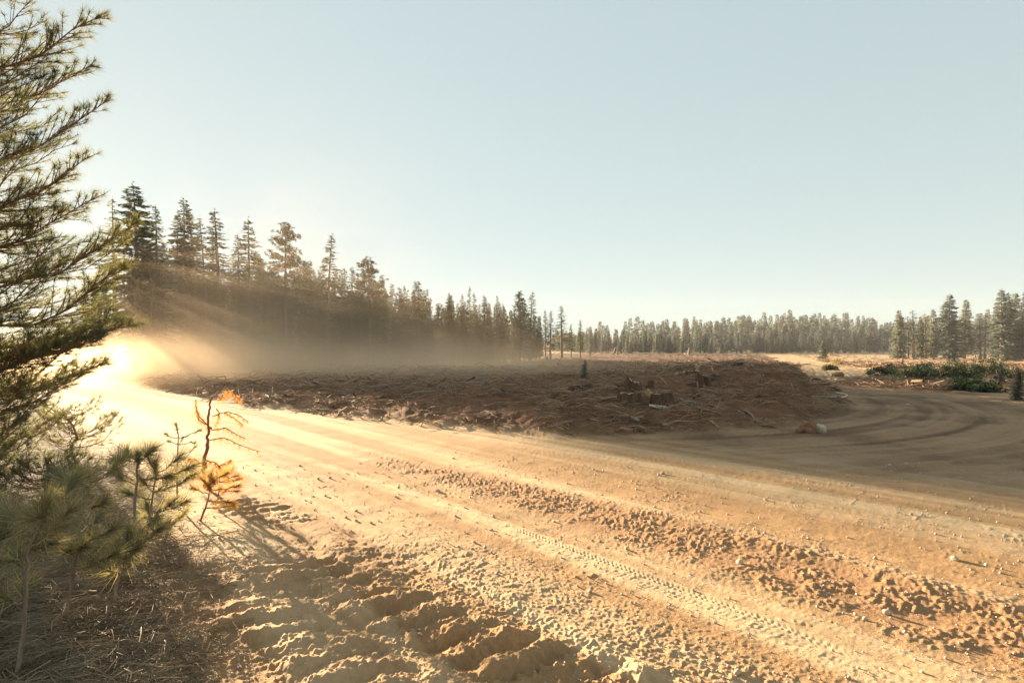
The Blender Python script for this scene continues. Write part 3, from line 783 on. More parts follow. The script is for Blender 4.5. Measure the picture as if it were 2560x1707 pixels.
# ------------------------------------------------------------------ seedlings in the foreground
def seedling(pts, tufts, label, seed, fm='seedling', r0=.0135, L=.19, W=.005, n=120, whorls=(), name='pine_seedling', wm='bark_pale', spread=.55, group='pine seedlings in the shaded corner'):
    """pts: world polyline of the stem. tufts: list of (t along stem, az, length, rise) side shoots"""
    rng = np.random.default_rng(seed); pts = np.array(pts, float); base = pts[0].copy()
    root = thing(name, label, 'seedling', tuple(base), 0, group)
    q = np.array(smooth_pts([tuple(p) for p in pts - base], 5))
    q[:, :2] += np.cumsum(rng.normal(0, .006, (len(q), 2)), 0)
    w = MB(); w.tube(q, np.linspace(r0, r0 * .35, len(q)), 8, .13, rng)
    for k_ in range(9):
        i_ = rng.integers(2, len(q) - 2); d_ = unit(rng.normal(size=(1, 3)) + [[0, 0, .3]])[0]; l_ = rng.uniform(.02, .14)
        w.tube(q[i_] + d_ * l_ * np.linspace(0, 1, 4)[:, None] + np.array([0, 0, -.15]) * l_ * np.linspace(0, 1, 4)[:, None] ** 2, np.linspace(r0 * .35, r0 * .12, 4), 4)
    link('stem', w.mesh('stem', M[wm], True), root)
    mb = MB(); d = unit((q[-1] - q[-3])[None])[0]
    tuft(mb, q[-1], d, rng, int(n * 1.5), L, W, spread); tuft(mb, q[-1] - d * .05, d, rng, n, L * .95, W, spread * 1.3)
    link('needle_tuft', mb.mesh('needle_tuft', M[fm]), root)
    for k_ in range(4 if len(tufts) > 3 and fm != 'pine' else 2): tufts = list(tufts) + [(rng.uniform(.35, .97), rng.uniform(0, 360), rng.uniform(.08, .24), rng.uniform(.1, .9))]
    for (t, az, l, rise) in tufts:
        i = int(t * (len(q) - 1)); p = q[i]; o = np.array([math.sin(rad(az)), math.cos(rad(az)), 0])
        k = np.linspace(0, 1, 6)[:, None]
        c = p + o * l * k + np.array([0, 0, 1]) * (rise * l * k ** 1.6)
        c[1:] += rng.normal(0, .006, (5, 3))
        wb = MB(); wb.tube(c, np.linspace(r0 * .5, r0 * .25, 6), 5); b = link('branch', wb.mesh('branch', M[wm], True), root)
        nb_ = MB(); dd = unit((c[-1] - c[-3])[None])[0]
        tuft(nb_, c[-1], dd, rng, n, L, W, spread); tuft(nb_, c[-2], dd, rng, int(n * .6), L, W, spread * 1.2)
        if l > .2: tuft(nb_, c[2], dd, rng, int(n * .45), L, W, spread * 1.3)
        link('needle_tuft', nb_.mesh('needle_tuft', M[fm]), b)
def stem(y, base, *rest, lean=0.0):
    """stem through photo pixels at about the distance y"""
    x0 = (base[0] - U0) / FPX * y; z0 = ground_z(x0, y) - .03
    out = [(x0, y, z0)]
    for i, (U, V) in enumerate(rest): out.append(px(U, V, y + lean * (i + 1)))
    return out
seedling(stem(3.62, (38, 1700), (55, 1560), (66, 1430), (82, 1350), (118, 1262)), [(.98, 40, .16, 1.0), (.8, -75, .26, .5), (.8, 95, .22, .6), (.72, 20, .2, .4), (.6, 200, .22, .2), (.66, -20, .25, .3)],
         'nearest pine seedling, bent pale stem rising from the bottom left corner', 1, n=105)
seedling(stem(4.4, (160, 1550), (180, 1440), (195, 1330), (222, 1190)), [(.95, 60, .2, .7), (.9, -80, .22, .6), (.8, 110, .2, .3), (.62, 60, .25, .3), (.55, -100, .3, .2), (.42, 100, .35, .35), (.7, 10, .2, .5)],
         'full pine seedling with a straight stem, second from the bottom left corner', 2, n=105)
seedling(stem(4.7, (282, 1508), (300, 1440), (318, 1385), (318, 1330)), [(.8, 80, .25, .5), (.7, -90, .3, .6), (.9, 20, .22, .5), (.6, 150, .2, .3)],
         'short leaning seedling with a thick pale stem and spreading low needles', 3)
seedling(stem(5.4, (334, 1330), (342, 1230), (348, 1180), (351, 1140)), [(.5, 90, .3, .1), (.9, -85, .12, .6), (.93, 75, .12, .8)],
         'slim seedling with one neat brush of needles on a bare stem', 4, L=.17, n=110)
seedling(stem(5.5, (352, 1428), (370, 1320), (388, 1230), (398, 1160)), [(.95, -60, .16, .8), (.9, 80, .2, .7), (.8, 95, .35, .35), (.7, 60, .3, .4), (.62, -90, .25, .3), (.5, 80, .3, .3)],
         'bushiest dark seedling, right of the slim one with a single brush', 5, n=105, L=.18)
seedling(stem(6.2, (402, 1368), (412, 1340), (418, 1310)), [(.9, 80, .14, .8), (.85, -85, .2, .15), (.8, 20, .12, .6)],
         'tiny seedling with three tufts on an orange-lit stem', 6, n=55, L=.14, r0=.02)
seedling(stem(7.6, (444, 1215), (446, 1130), (449, 1062)), [(.72, 85, .26, .35), (.7, -90, .15, .3), (.6, 80, .2, .1), (.6, -80, .14, .3), (.68, 0, .12, .5)],
         'small scorched dark seedling with an upright tip beside the orange dead one', 7, fm='pine', wm='bark_twig', n=42, L=.07, W=.005, r0=.013, group=None)
seedling(stem(3.9, (-30, 1560), (0, 1400), (20, 1300)), [(.9, 80, .25, .6), (.7, 90, .3, .4), (.95, -60, .2, .6), (.5, 70, .3, .3)],
         'grey-green seedling cut off by the left border of the picture', 8, n=100)

def dead_sapling():
    rng = np.random.default_rng(17); y = 8.8
    S = [px(514, 1215, y), px(511, 1180, y), px(520, 1140, y), px(524, 1105, y), px(532, 1080, y), px(533, 1050, y), px(541, 1022, y), px(544, 1003, y), px(556, 990, y)]
    base = np.array(S[0]); base[2] = ground_z(base[0], base[1]) - .02
    S[0] = tuple(base)
    root = thing('dead_sapling', 'dead orange pine sapling with drooping bare twigs and rusty needles', 'sapling', tuple(base))
    q = np.array(smooth_pts(S, 5)) - base; q[3:, :2] += np.cumsum(rng.normal(0, .008, (len(q) - 3, 2)), 0)
    w = MB(); w.tube(q, np.linspace(.030, .010, len(q)), 8, .14, rng); link('stem', w.mesh('stem', M['dead_wood'], True), root)
    twigs = [((545, 1000), (575, 978), (592, 993), (600, 996)), ((545, 1000), (560, 985), (572, 978)), ((530, 1070), (500, 1050), (492, 1035), (488, 1010)), ((531, 1075), (498, 1040), (488, 1000)),
             ((532, 1040), (570, 1030), (600, 1040), (620, 1055)), ((533, 1075), (565, 1070), (590, 1085), (612, 1095)), ((524, 1100), (560, 1095), (600, 1112), (650, 1130)),
             ((515, 1190), (560, 1200), (590, 1230), (600, 1250)), ((515, 1180), (555, 1160), (575, 1150)), ((512, 1220), (480, 1250), (465, 1255)), ((512, 1210), (545, 1240), (560, 1265)), ((520, 1150), (500, 1180), (480, 1190)),
             ((510, 1250), (540, 1275), (560, 1300)), ((518, 1170), (490, 1150), (470, 1145)), ((509, 1260), (480, 1290), (455, 1300)), ((541, 1022), (548, 1035), (540, 1062)), ((560, 1030), (585, 1045), (606, 1062)), ((516, 1150), (545, 1160), (560, 1185), (585, 1200))]
    twigs = [t for t in twigs if max(p[1] for p in t) < 1215]
    for i, t in enumerate(twigs):
        dy = rng.uniform(-.25, .25)
        c = [np.array(px(U, V, y + dy * k / (len(t) - 1))) - base for k, (U, V) in enumerate(t)]
        c = np.array(smooth_pts([tuple(p) for p in c], 5)); c[1:] += rng.normal(0, .004, (len(c) - 1, 3))
        wb = MB(); wb.tube(c, np.linspace(.009, .004, len(c)), 5)
        for e in range(3):
            j = rng.integers(3, len(c)); d = unit(np.array([rng.normal(0, .6), rng.normal(0, .6), rng.uniform(-1, .2)])[None])
            wb.blades(c[j:j + 1], d, [rng.uniform(.06, .16)], [.005], rng)
        b = link('branch', wb.mesh('branch', M['dead_wood'], True), root)
        nd = MB(); low = t[0][1] > 1140
        for j in range(2, len(c), 2):
            n = 60 if low else 26
            D = unit(np.array([[0, 0, -.75]]) + rng.normal(0, .5, (n, 3))); nd.blades(np.repeat(c[j:j + 1], n, 0), D, rng.uniform(.07, .15, n), np.full(n, .0045), rng)
        link('needles', nd.mesh('needles', M['dead']), b)
M['dead_wood'] = simple('dead_wood', (.17, .075, .035), (.36, .18, .09), 25, bump=.5, dist=.003)
dead_sapling()
M['dying'] = foliage('dying_needles', (.22, .15, .05), (.34, .22, .08), .4, scale=6, tcol=(.55, .32, .09))
seedling(stem(7.0, (500, 1305), (508, 1270), (520, 1225), (524, 1190)), [(.9, 90, .2, .5), (.7, 80, .32, .1), (.5, 100, .3, .0), (.6, -80, .2, .3), (.35, 80, .3, .05), (.8, 20, .2, .4)],
         'dying yellow-green seedling glowing below the dead orange sapling', 31, fm='dying', wm='dead_wood', n=90, L=.13, r0=.014, group=None)
seedling(stem(7.6, (535, 1265), (545, 1240), (548, 1205), (556, 1180)), [(.9, 90, .14, .5), (.7, 80, .24, .1), (.5, 100, .26, .0), (.6, -80, .2, .2), (.8, 20, .16, .4)],
         'small orange dying seedling to the right of the dead sapling foot', 33, fm='dead', wm='dead_wood', n=60, L=.11, r0=.010, group=None)

# ------------------------------------------------------------------ stumps, logs, rocks
def stump(U, V, wpx, hpx, label, seed, jag=.15, flare=.25, name='stump', top_mat='cut', spike=None, tilt=0, group='stumps on the cut-over mound'):
    x, y, z = at(U, V); s = y / FPX; R = wpx * s / 2; H = hpx * s * .85; rng = np.random.default_rng(seed)
    root = thing(name, label, 'stump', (x, y, z - .06), rng.uniform(0, 6), group)
    n, m = 28, 9; a = np.linspace(0, 2 * math.pi, n, endpoint=False)
    lob = 1 + .10 * np.sin(a * 3 + rng.random() * 6) + .07 * np.sin(a * 7 + rng.random() * 6) + rng.normal(0, .035, n)
    jag *= .5; hh = 1 + jag * (np.interp(a, [0, 1, 2, 3, 4, 5, 6.3], rng.normal(0, .6, 7))) + jag * rng.normal(0, .35, n)
    if spike: hh = hh + spike * np.exp(-((a - math.pi) / .35) ** 2)
    V_ = []
    for k in range(m):
        t = k / (m - 1); r = R * (1 - .10 * t + flare * math.exp(-t * 5)) * (lob + .12 * np.maximum(np.sin(a * 5 + seed), 0) * math.exp(-t * 4))
        V_.append(np.stack([r * np.cos(a) + tilt * t * H, r * np.sin(a), (H + .08) * t * hh], 1))
    V_ = np.array(V_); i = np.arange(m - 1)[:, None] * n; j = np.arange(n)[None]; j2 = (j + 1) % n
    F = np.stack([i + j, i + j2, i + n + j2, i + n + j], -1).reshape(-1, 4)
    b = MB(); b.add(V_.reshape(-1, 3), F); link('bark', b.mesh('bark', M['stump']), root)
    t_ = MB(); tp = V_[-1].copy(); c = tp.mean(0); rings = [c + (tp - c) * f_ + [0, 0, -.02 * (f_ < 1)] for f_ in (.985, .6, .25)]; VV = np.concatenate(rings + [c[None] + [0, 0, -.03]])
    Fq = [];
    for k in range(2): Fq += [[k * n + q, k * n + (q + 1) % n, (k + 1) * n + (q + 1) % n, (k + 1) * n + q] for q in range(n)]
    t_.add(VV, Fq); t_.add(VV, [[2 * n + q, 2 * n + (q + 1) % n, 3 * n] for q in range(n)])
    link('cut_face', t_.mesh('cut_face', M[top_mat]), root)
    rt = MB()
    for q in range(4):
        an = rng.uniform(0, 6.28); o = np.array([math.cos(an), math.sin(an), 0]); u = np.linspace(0, 1, 5)[:, None]
        rt.tube(o * R * (.8 + 1.0 * u) + np.array([0, 0, 1]) * (.3 * H * (1 - u) ** 2 - .02), np.linspace(R * .28, R * .06, 5), 6, .1, rng)
    link('roots', rt.mesh('roots', M['stump'], True), root)
    return root
stump(1653, 1014, 56, 34, 'big flat-cut stump with ribbed bark standing behind the pale plank', 1, .10, .2)
stump(1573, 1008, 62, 26, 'wide low stump just left of the big flat-cut stump', 2, .25, .25)
stump(1582, 976, 42, 26, 'dark broken stump with a jagged spike standing on its rim', 3, .3, .25, spike=.6)
stump(1621, 972, 15, 20, 'small leaning stump chunk between the spiked stump and the mound', 4, .1, .15, tilt=.5)
stump(1452, 980, 58, 21, 'low broad stump on the left of the mound with pale roots', 5, .15, .25)
stump(1750, 962, 22, 24, 'narrow dark stump at the left end of the triple stump on the mound crest', 6, .4, .3)
stump(1769, 961, 18, 22, 'middle pale-topped stump of the three on the mound crest', 7, .1, .2, top_mat='cut_pale')
stump(1788, 952, 20, 16, 'right stump of the three on the mound crest', 8, .2, .2)
stump(1732, 940, 34, 14, 'dark low stump behind the three on the crest, topped by pale sticks', 9, .3, .4)
stump(1400, 918, 16, 12, 'small dark root clump near the left stand', 10, .6, .5)
stump(1548, 975, 18, 13, 'little eroded stump left of the spiked stump', 11, .5, .3)
stump(1818, 909, 14, 8, 'tiny dark stump far back on the field right of centre', 12, .6, .5)
stump(1845, 911, 10, 7, 'tiniest dark stump beside another one far back on the field', 13, .6, .5)

def snag(U, V, w, h, label, seed, lean=0, mat='bark_pale'):
    x, y, z = at(U, V); s = y / FPX; rng = np.random.default_rng(seed); H = h * s; R = w * s / 2
    root = thing('snag', label, 'snag', (x, y, z - .1))
    b = MB(); t = np.linspace(0, 1, 7)
    b.tube(np.stack([lean * H * t, 0 * t, (H + .1) * t], 1), R * (1.1 - .3 * t), 8, .1, rng, cap=True)
    link('trunk', b.mesh('trunk', M[mat], True), root)
    c = MB(); c.tube(np.array([[lean * H, 0, H + .08], [lean * H * 1.04 + R * .3, 0, H + .12 + R * 1.3]]), [R * .6, R * .08], 5, .1, rng, cap=True); link('splinter', c.mesh('splinter', M[mat]), root)
snag(1533, 886, 5, 17, 'short pale leaning snag before the far forest, left of two', 1, .35)
snag(1544, 886, 4, 20, 'thin grey upright snag beside the short leaning one', 2)
snag(1722, 888, 6, 18, 'bright pale snag post standing alone in mid field', 3, .12)
snag(1366, 906, 6, 12, 'pale broken snag at the foot of the left stand', 4, .2)

def log(p0, p1, r, label, seed, mat='log', name='fallen_branch', bend=.06, lift=.0, twigs=2, group=None, cat='branch'):
    """from pixel to pixel along the ground"""
    a = np.array(at(*p0)); b = np.array(at(*p1)); rng = np.random.default_rng(seed)
    c = (a + b) / 2; root = thing(name, label, cat, tuple(c), 0, group)
    t = np.linspace(0, 1, 8)[:, None]; L = np.linalg.norm(b - a)
    pts = a + (b - a) * t - c; nrm = np.array([-(b - a)[1], (b - a)[0], 0]) / (L + 1e-6)
    pts = pts + nrm * bend * L * np.sin(t * math.pi * rng.uniform(.8, 1.6)) + np.array([0, 0, 1]) * (r + lift * t * L)
    g = terrain(pts[:, 0] + c[0], pts[:, 1] + c[1]) - c[2]
    pts[:, 2] = np.maximum(pts[:, 2], g + r * .5)
    m = MB(); m.tube(pts, np.linspace(r, r * .55, 8), 8, .07, rng, cap=True); link('trunk', m.mesh('trunk', M[mat], True), root)
    for k in range(twigs):
        i = rng.integers(2, 7); d = unit(rng.normal(size=(1, 3)) + [[0, 0, .6]])[0]; l = rng.uniform(.2, .5) * min(L, 1.5)
        q = MB(); u = np.linspace(0, 1, 4)[:, None]; q.tube(pts[i] + d * l * u + rng.normal(0, .02, (4, 3)), np.linspace(r * .4, r * .12, 4), 5); link('twig', q.mesh('twig', M[mat], True), root)
log((1330 + 25, 985), (1430, 965), .045, 'pale curved root reaching left from the low broad stump', 1)
log((1735, 1000), (1765, 985), .05, 'short dark branch stub leaning on the mound right of the big stump', 2, 'stump')
log((1700, 1008), (1800, 1043), .03, 'long thin pale branch running down the mound right of the big stump', 3)
log((1500, 1005), (1540, 996), .05, 'straight pale branch left of the wide low stump', 4)
log((1380, 1070), (1430, 1052), .03, 'curved grey stick low on the left side of the mound', 5)
log((1905, 1065), (1935, 1068), .035, 'bleached stick at the right foot of the mound', 6, twigs=1)
log((2092, 985), (2112, 1000), .05, 'bleached white root hanging over the right end of the mound', 7, 'cut_pale', twigs=1)
log((1845, 975), (1858, 985), .03, 'short pale stick on the dark slope right of the crest stumps', 8, twigs=1)
log((1690, 938), (1740, 930), .05, 'pale sticks lying across the dark stump on the crest', 10, 'cut_pale', twigs=3)
log((1300, 985), (1325, 975), .04, 'pale twisted stick at the left shoulder of the mound', 11)
log((1120, 960), (1150, 958), .05, 'small pale log out on the dusty field', 12)
log((1010, 966), (1000, 962), .07, 'pale chunk of wood on the dusty left field', 13, twigs=0)
log((1590, 880 + 28), (1640, 905), .09, 'weathered log lying across the mid field', 14)
log((1775, 1055), (1800, 1075), .025, 'thin pale twig near the foot of the mound', 15, twigs=1)
log((1860, 1030), (1890, 1050), .025, 'thin curved branch on the right slope of the mound', 16)

def box_thing(name, label, cat, U, V, size, rz, mat, tilt=(0, 0), part=None, zoff=0, dx=0, dy=0, ink=False):
    x, y, z = at(U, V); x += dx; y += dy; z = ground_z(x, y)
    lx, ly, lz = size
    b = MB(); v = []; rng = np.random.default_rng(int(U))
    xs = np.linspace(-lx / 2, lx / 2, 9); ring = [(-.5, -.38), (-.47, -.5), (.47, -.5), (.5, -.38), (.5, .38), (.46, .5), (-.46, .5), (-.5, .38)]
    V_ = np.array([[(xx, a_ * ly, c_ * lz) for a_, c_ in ring] for xx in xs]) + rng.normal(0, .0015, (9, 8, 3))
    i = np.arange(8)[:, None] * 8; j = np.arange(8)[None]
    b.add(V_.reshape(-1, 3), np.stack([i + j, i + (j + 1) % 8, i + 8 + (j + 1) % 8, i + 8 + j], -1).reshape(-1, 4))
    for e in (0, 8): b.add(V_[e], [[0, k, k + 1] for k in range(1, 7)])
    root = thing(name, label, cat, (x, y, z + zoff), rz); root.rotation_euler = (tilt[0], tilt[1], rz)
    link(part or 'board', b.mesh(part or 'board', M[mat]), root)
    if ink:
        k = MB()
        for s_, w_ in ((-.12, .03), (-.07, .012), (-.035, .025), (.01, .012), (.045, .03), (.14, .03)):
            k.add([(s_, -ly / 2 - .003, -.018), (s_ + w_, -ly / 2 - .003, -.018), (s_ + w_, -ly / 2 - .003, .014), (s_, -ly / 2 - .003, .014)], [[0, 1, 2, 3]])
        link('printed_mark', k.mesh('printed_mark', M['ink']), root)
box_thing('plank', 'pale yellow plank with dark printed marks lying before the big stump', 'plank', 1650, 1022, (.60, .05, .075), rad(-6), 'cut_pale', tilt=(rad(-20), rad(7)), zoff=.07, ink=True)
box_thing('wood_block', 'light brown split block leaning between the two front stumps', 'wood block', 1623, 1004, (.28, .13, .14), rad(-30), 'cut', tilt=(0, rad(50)), zoff=.24, part='block')

def rock_mesh(seed, sub=3, rough=.18, sq=.75):
    import bmesh
    bm = bmesh.new(); bmesh.ops.create_icosphere(bm, subdivisions=sub, radius=1); rng = np.random.default_rng(seed)
    D = unit(rng.normal(size=(7, 3))); h = rng.uniform(.55, .95, 7)
    ph = rng.uniform(0, 6, 6)
    for v in bm.verts:
        p = np.array(v.co); k = 1.0
        for d, hh in zip(D, h):
            s = p @ d
            if s > hh: p = p - d * (s - hh) * .85
        k = 1 + rough * .5 * (math.sin(p[0] * 4 + ph[0]) * math.sin(p[1] * 5 + ph[1]) + .6 * math.sin(p[2] * 7 + ph[2]) * math.sin(p[0] * 9 + ph[3]))
        v.co = Vector(p * k * [1, .85, sq])
    for f in bm.faces: f.smooth = True
    me = bpy.data.meshes.new('rock'); bm.to_mesh(me); bm.free(); return me
def rock(U, V, w, h, label, seed, mat='rock', name='boulder', cat='rock', rough=.15, group=None):
    x, y, z = at(U, V); s = y / FPX
    me = rock_mesh(seed, 4, rough); me.materials.append(M[mat])
    o = link(name, me, None, (x, y, z + h * s * .25)); o.scale = (w * s / 2, w * s / 2, h * s / 2 / .75 * 1.2); o.rotation_euler = (0, 0, seed)
    tag(o, label, cat, group)
rock(2018, 1078, 44, 32, 'large brown earth-caked boulder at the right foot of the mound', 1, 'clod', rough=.4)
rock(2050, 1080, 30, 24, 'smooth pale boulder touching the brown one at the foot of the mound', 2)
rock(1998, 1080, 18, 12, 'small brown clod left of the two boulders', 3, 'clod', name='earth_clod', cat='clod', rough=.5)
rock(2215, 918, 50, 16, 'dark heap of earth at the left end of the shrubs', 4, 'clod', name='earth_heap', cat='earth heap', rough=.4)
rock(2092, 940, 34, 12, 'sunlit tan earth heap on the far side of the side road', 5, 'clod', name='earth_heap', cat='earth heap', rough=.5)
rock(2270, 1012, 10, 5, 'lone pale stone on the shaded side road', 6, name='stone', cat='stone')

# stones on the sunlit road: the bigger ones are things
SM = [rock_mesh(100 + k, 2, .2) for k in range(6)]
for me in SM: me.materials.append(M['stone'])
def stone(U, V, w, label, k, group='stones on the sunlit road'):
    x, y, z = at(U, V); s = y / FPX * w / 2
    o = link('stone', SM[k % 6], None, (x, y, z + s * .35)); o.scale = (s, s, s * .85); o.rotation_euler = (0, 0, k * 1.7); tag(o, label, 'stone', group)
stone(1850, 1408, 24, 'largest pale stone on the sunlit road, casting a long dark shadow', 1)
stone(1094, 1229, 14, 'reddish square stone in the middle of the sunlit road', 2)
stone(2218, 1533, 24, 'pale stone at the upper edge of the coarse clods', 3)
stone(2162, 1548, 18, 'pinkish stone among coarse clods left of a bigger pale one', 4)
stone(1385, 1305, 10, 'upright reddish stone beside the coarse clod strip', 5)
stone(2188, 1397, 13, 'round pale stone on the right half of the sunlit road', 6)
stone(2388, 1400, 22, 'long flat white stone near the right side of the sunlit road', 7)
stone(1843, 1680, 24, 'brown stone at the bottom edge in churned soil', 8)
rs = random.Random(21); n = 0
while n < 70:
    U = rs.uniform(700, 2560); V = rs.uniform(1130, 1500)
    if V < 1110 + (U - 1300) * .11 + 25: continue
    n += 1; stone(U, V, rs.uniform(4, 9), 'small pale stone scattered on the sunlit sandy road', n, 'small stones scattered on the road')

# ------------------------------------------------------------------ stuff: gravel, litter, slash
def gravel():
    rng = np.random.default_rng(5); n = 9000
    U = rng.uniform(350, 2700, n); V = 1010 + 700 * rng.random(n) ** 1.1
    y = EYE * FPX / (V - HOR); x = (U - U0) / FPX * y
    dc, dr, db, dl = masks(x, y); k = (dc < 0) & (dl < .8) & ((y < 10.5) | (np.abs(polyline(x, y, SIDE)[0]) > 5.5)) & (vn(x / .7, y / .7, 3) > rng.random(n) * .8)
    x, y = x[k], y[k]; z = terrain(x, y); n = len(x)
    me = rock_mesh(300, 1, .2); V0 = np.array([v.co for v in me.vertices]); F0 = np.array([p.vertices[:] for p in me.polygons])
    s = np.clip(rng.lognormal(math.log(.005), .6, n), .0025, .022) * np.clip(y / 6, .7, 2.0)
    a = rng.uniform(0, 6.28, n); c, si = np.cos(a), np.sin(a)
    st = rng.uniform(.7, 1.4, (n, 3)) * s[:, None]
    VV = V0[None] * st[:, None]
    X = VV[..., 0] * c[:, None] - VV[..., 1] * si[:, None] + x[:, None]; Y = VV[..., 0] * si[:, None] + VV[..., 1] * c[:, None] + y[:, None]
    Z = VV[..., 2] + z[:, None] + s[:, None] * .4
    F = (F0[None] + (np.arange(n) * len(V0))[:, None, None]).reshape(-1, 3)
    bpy.data.meshes.remove(me)
    tag(link('gravel', mesh_np('gravel', np.stack([X, Y, Z], -1).reshape(-1, 3), F, M['stone'])), 'loose gravel scattered over the sunlit road', 'gravel', kind='stuff')
gravel()

def sticks(mb, x, y, L, W, rng, up=.15, lift=.01, curl=.15):
    """thin three-sided sticks lying on the land"""
    n = len(x); z = terrain(x, y) + lift; a = rng.uniform(0, 6.28, n)
    D = unit(np.stack([np.cos(a), np.sin(a), rng.normal(0, up, n)], 1)); S = np.stack([-D[:, 1], D[:, 0], 0 * D[:, 0]], 1)
    P0 = np.stack([x, y, z], 1) - D * (L / 2)[:, None]; P2 = P0 + D * L[:, None]; P1 = (P0 + P2) / 2 + (S * (rng.normal(0, curl, n) * L)[:, None]) + np.array([0, 0, 1]) * (np.abs(rng.normal(0, curl * .6, n)) * L)[:, None]
    W = W[:, None]; up_ = np.array([0, 0, 1.0])
    V = []
    for p, w in ((P0, W), (P1, W * .8), (P2, W * .45)):
        V += [p - S * w / 2, p + S * w / 2, p + up_ * w * .8]
    V = np.stack(V, 1)
    F0 = []
    for r in (0, 3):
        for q in range(3): F0.append([r + q, r + (q + 1) % 3, r + 3 + (q + 1) % 3, r + 3 + q])
    F0 = np.array(F0); F = (F0[None] + (np.arange(n) * 9)[:, None, None]).reshape(-1, 4)
    mb.add(V.reshape(-1, 3), F)

def slash():
    rng = np.random.default_rng(8); mb = MB(); pale = MB()
    for (n, y0, y1, l0, l1, w) in ((30000, 13, 34, .12, .9, .022), (24000, 25, 75, .3, 1.5, .045), (16000, 60, 190, .5, 2.4, .09), (7000, 160, 390, .8, 3.2, .13)):
        y = y0 + (y1 - y0) * rng.random(n); x = rng.uniform(-.62, .95, n) * y
        dc, dr, db, dl = masks(x, y)
        k = ((dc > .15) | (dr > .4)) & (fbm(x / (y0 * .12), y / (y0 * .12), 12, 3) + .45 > rng.random(n) * .9)
        x, y = x[k], y[k]; m = len(x)
        L = rng.uniform(l0, l1, m) ** 1.2; W = w * rng.uniform(.5, 1.6, m)
        k3 = rng.random(m) < .03; W = np.where(k3, W * 2.6, W); L = np.where(k3, L * 1.5, L); pk = rng.random(m) < .12; lp = np.exp(-((x - 13.2) / 2.4) ** 2 - ((y - 28) / 5) ** 2) > .45 + .2 * rng.random(m); x = np.where(lp, x * 0 - 20.0, x); y = np.where(lp, 60.0 + 10 * rng.random(m), y)
        sticks(mb, x[~pk], y[~pk], L[~pk], W[~pk], rng, .22, w * 2)
        sticks(pale, x[pk], y[pk], L[pk] * 1.2, W[pk], rng, .2, w * 3)
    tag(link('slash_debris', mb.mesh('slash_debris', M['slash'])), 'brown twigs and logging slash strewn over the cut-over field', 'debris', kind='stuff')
    tag(link('bleached_debris', pale.mesh('bleached_debris', M['log'])), 'bleached sticks strewn through the brown slash', 'debris', kind='stuff')
slash()

def litter():
    rng = np.random.default_rng(9); mb = MB(); n = 60000
    U = rng.uniform(-120, 1150, n); V = 1000 + 740 * rng.random(n) ** .8
    y = EYE * FPX / (V - HOR); x = (U - U0) / FPX * y
    dc, dr, db, dl = masks(x, y); k = (dl + .55 * fbm(x / .5, y / .5, 55, 3) > rng.random(n) * .9 - .2); x, y = x[k], y[k]; m = len(x)
    sticks(mb, x, y, rng.uniform(.06, .2, m), rng.uniform(.0025, .005, m), rng, .28, .008, .12)
    k = rng.random(m) < .035
    sticks(mb, x[k], y[k], rng.uniform(.15, .45, k.sum()), rng.uniform(.005, .011, k.sum()), rng, .2, .015, .12)
    tag(link('needle_litter', mb.mesh('needle_litter', M['litter'])), 'dry pine needles and twigs covering the shaded corner', 'litter', kind='stuff')
litter()

# ------------------------------------------------------------------ shrubs on the right
def shrub(x, y, r, h, label, seed, fm='shrub', group='dark shrubs beside the side road', n=1500, leaf=.13, name='shrub'):
    rng = np.random.default_rng(seed); z = ground_z(x, y); root = thing(name, label, 'shrub', (x, y, z), 0, group)
    f = MB(); w = MB(); cl = unit(rng.normal(size=(26, 3))) * rng.uniform(.35, .95, (26, 1)); cl[:, 2] = np.abs(cl[:, 2])
    cl = cl * [r, r, h * .85]
    for c in cl: w.tube(np.array([[0, 0, 0], c * [.5, .5, .35], c]), [.03, .02, .008], 4)
    i = rng.integers(0, 26, n); D = unit(rng.normal(size=(n, 3)) + [0, 0, .3]); Pp = cl[i] + D * rng.uniform(0, .3, (n, 1)) * [r * .9, r * .9, h * .5]; Pp[:, 2] = np.maximum(Pp[:, 2], .02)
    f.leaves(Pp, D, rng.uniform(.6, 1.3, n) * leaf, rng.uniform(.3, .5, n) * leaf, rng)
    link('stems', w.mesh('stems', M['bark_twig']), root); link('foliage', f.mesh('foliage', M[fm]), root)
SH = [(2190, 938, 22, 20, 'small dark shrub at the left end of the shrub belt'), (2225, 945, 28, 30, 'second dark shrub from the left end of the shrub belt'),
      (2262, 950, 32, 36, 'rounded dark shrub left of the middle of the belt'), (2300, 950, 30, 32, 'low dark shrub in the middle of the belt'),
      (2335, 952, 34, 40, 'tallest rounded shrub in the middle of the belt'), (2375, 950, 32, 36, 'dark shrub just right of the tallest rounded one'),
      (2412, 952, 32, 40, 'dense shrub in the right half of the belt'), (2450, 948, 34, 44, 'big dark shrub near the right end of the belt'),
      (2490, 946, 34, 46, 'rightmost big dark shrub before the small fir'), (2420, 975, 36, 34, 'low shrub standing in front of the belt, nearer the road'),
      (2455, 978, 34, 32, 'front shrub at the top of the sunlit bank'), (2530, 952, 34, 36, 'shrub behind the small fir at the right border'),
      (2390, 930, 30, 26, 'shrub in the back row behind the middle of the belt'), (2300, 930, 30, 24, 'shrub in the back row left of the middle')]
for i, (U, V, r, h, lab) in enumerate(SH):
    x, y, z = at(U, V); s = y / FPX; shrub(x, y, r * s * 1.35, h * s * 1.45, lab, i + 40, n=2600)
for i, (U, V, r, h, lab) in enumerate([(2095, 912, 26, 22, 'pale dry bush on the sunlit far verge of the side road'), (2065, 905, 16, 14, 'smaller pale dry bush left of the bigger pale one'), (2075, 925, 20, 12, 'low olive bush at the bend of the side road')]):
    x, y, z = at(U, V); s = y / FPX; shrub(x, y, r * s, h * s, lab, i + 80, 'shrub_pale', 'dry bushes by the side road bend', 900, .35)
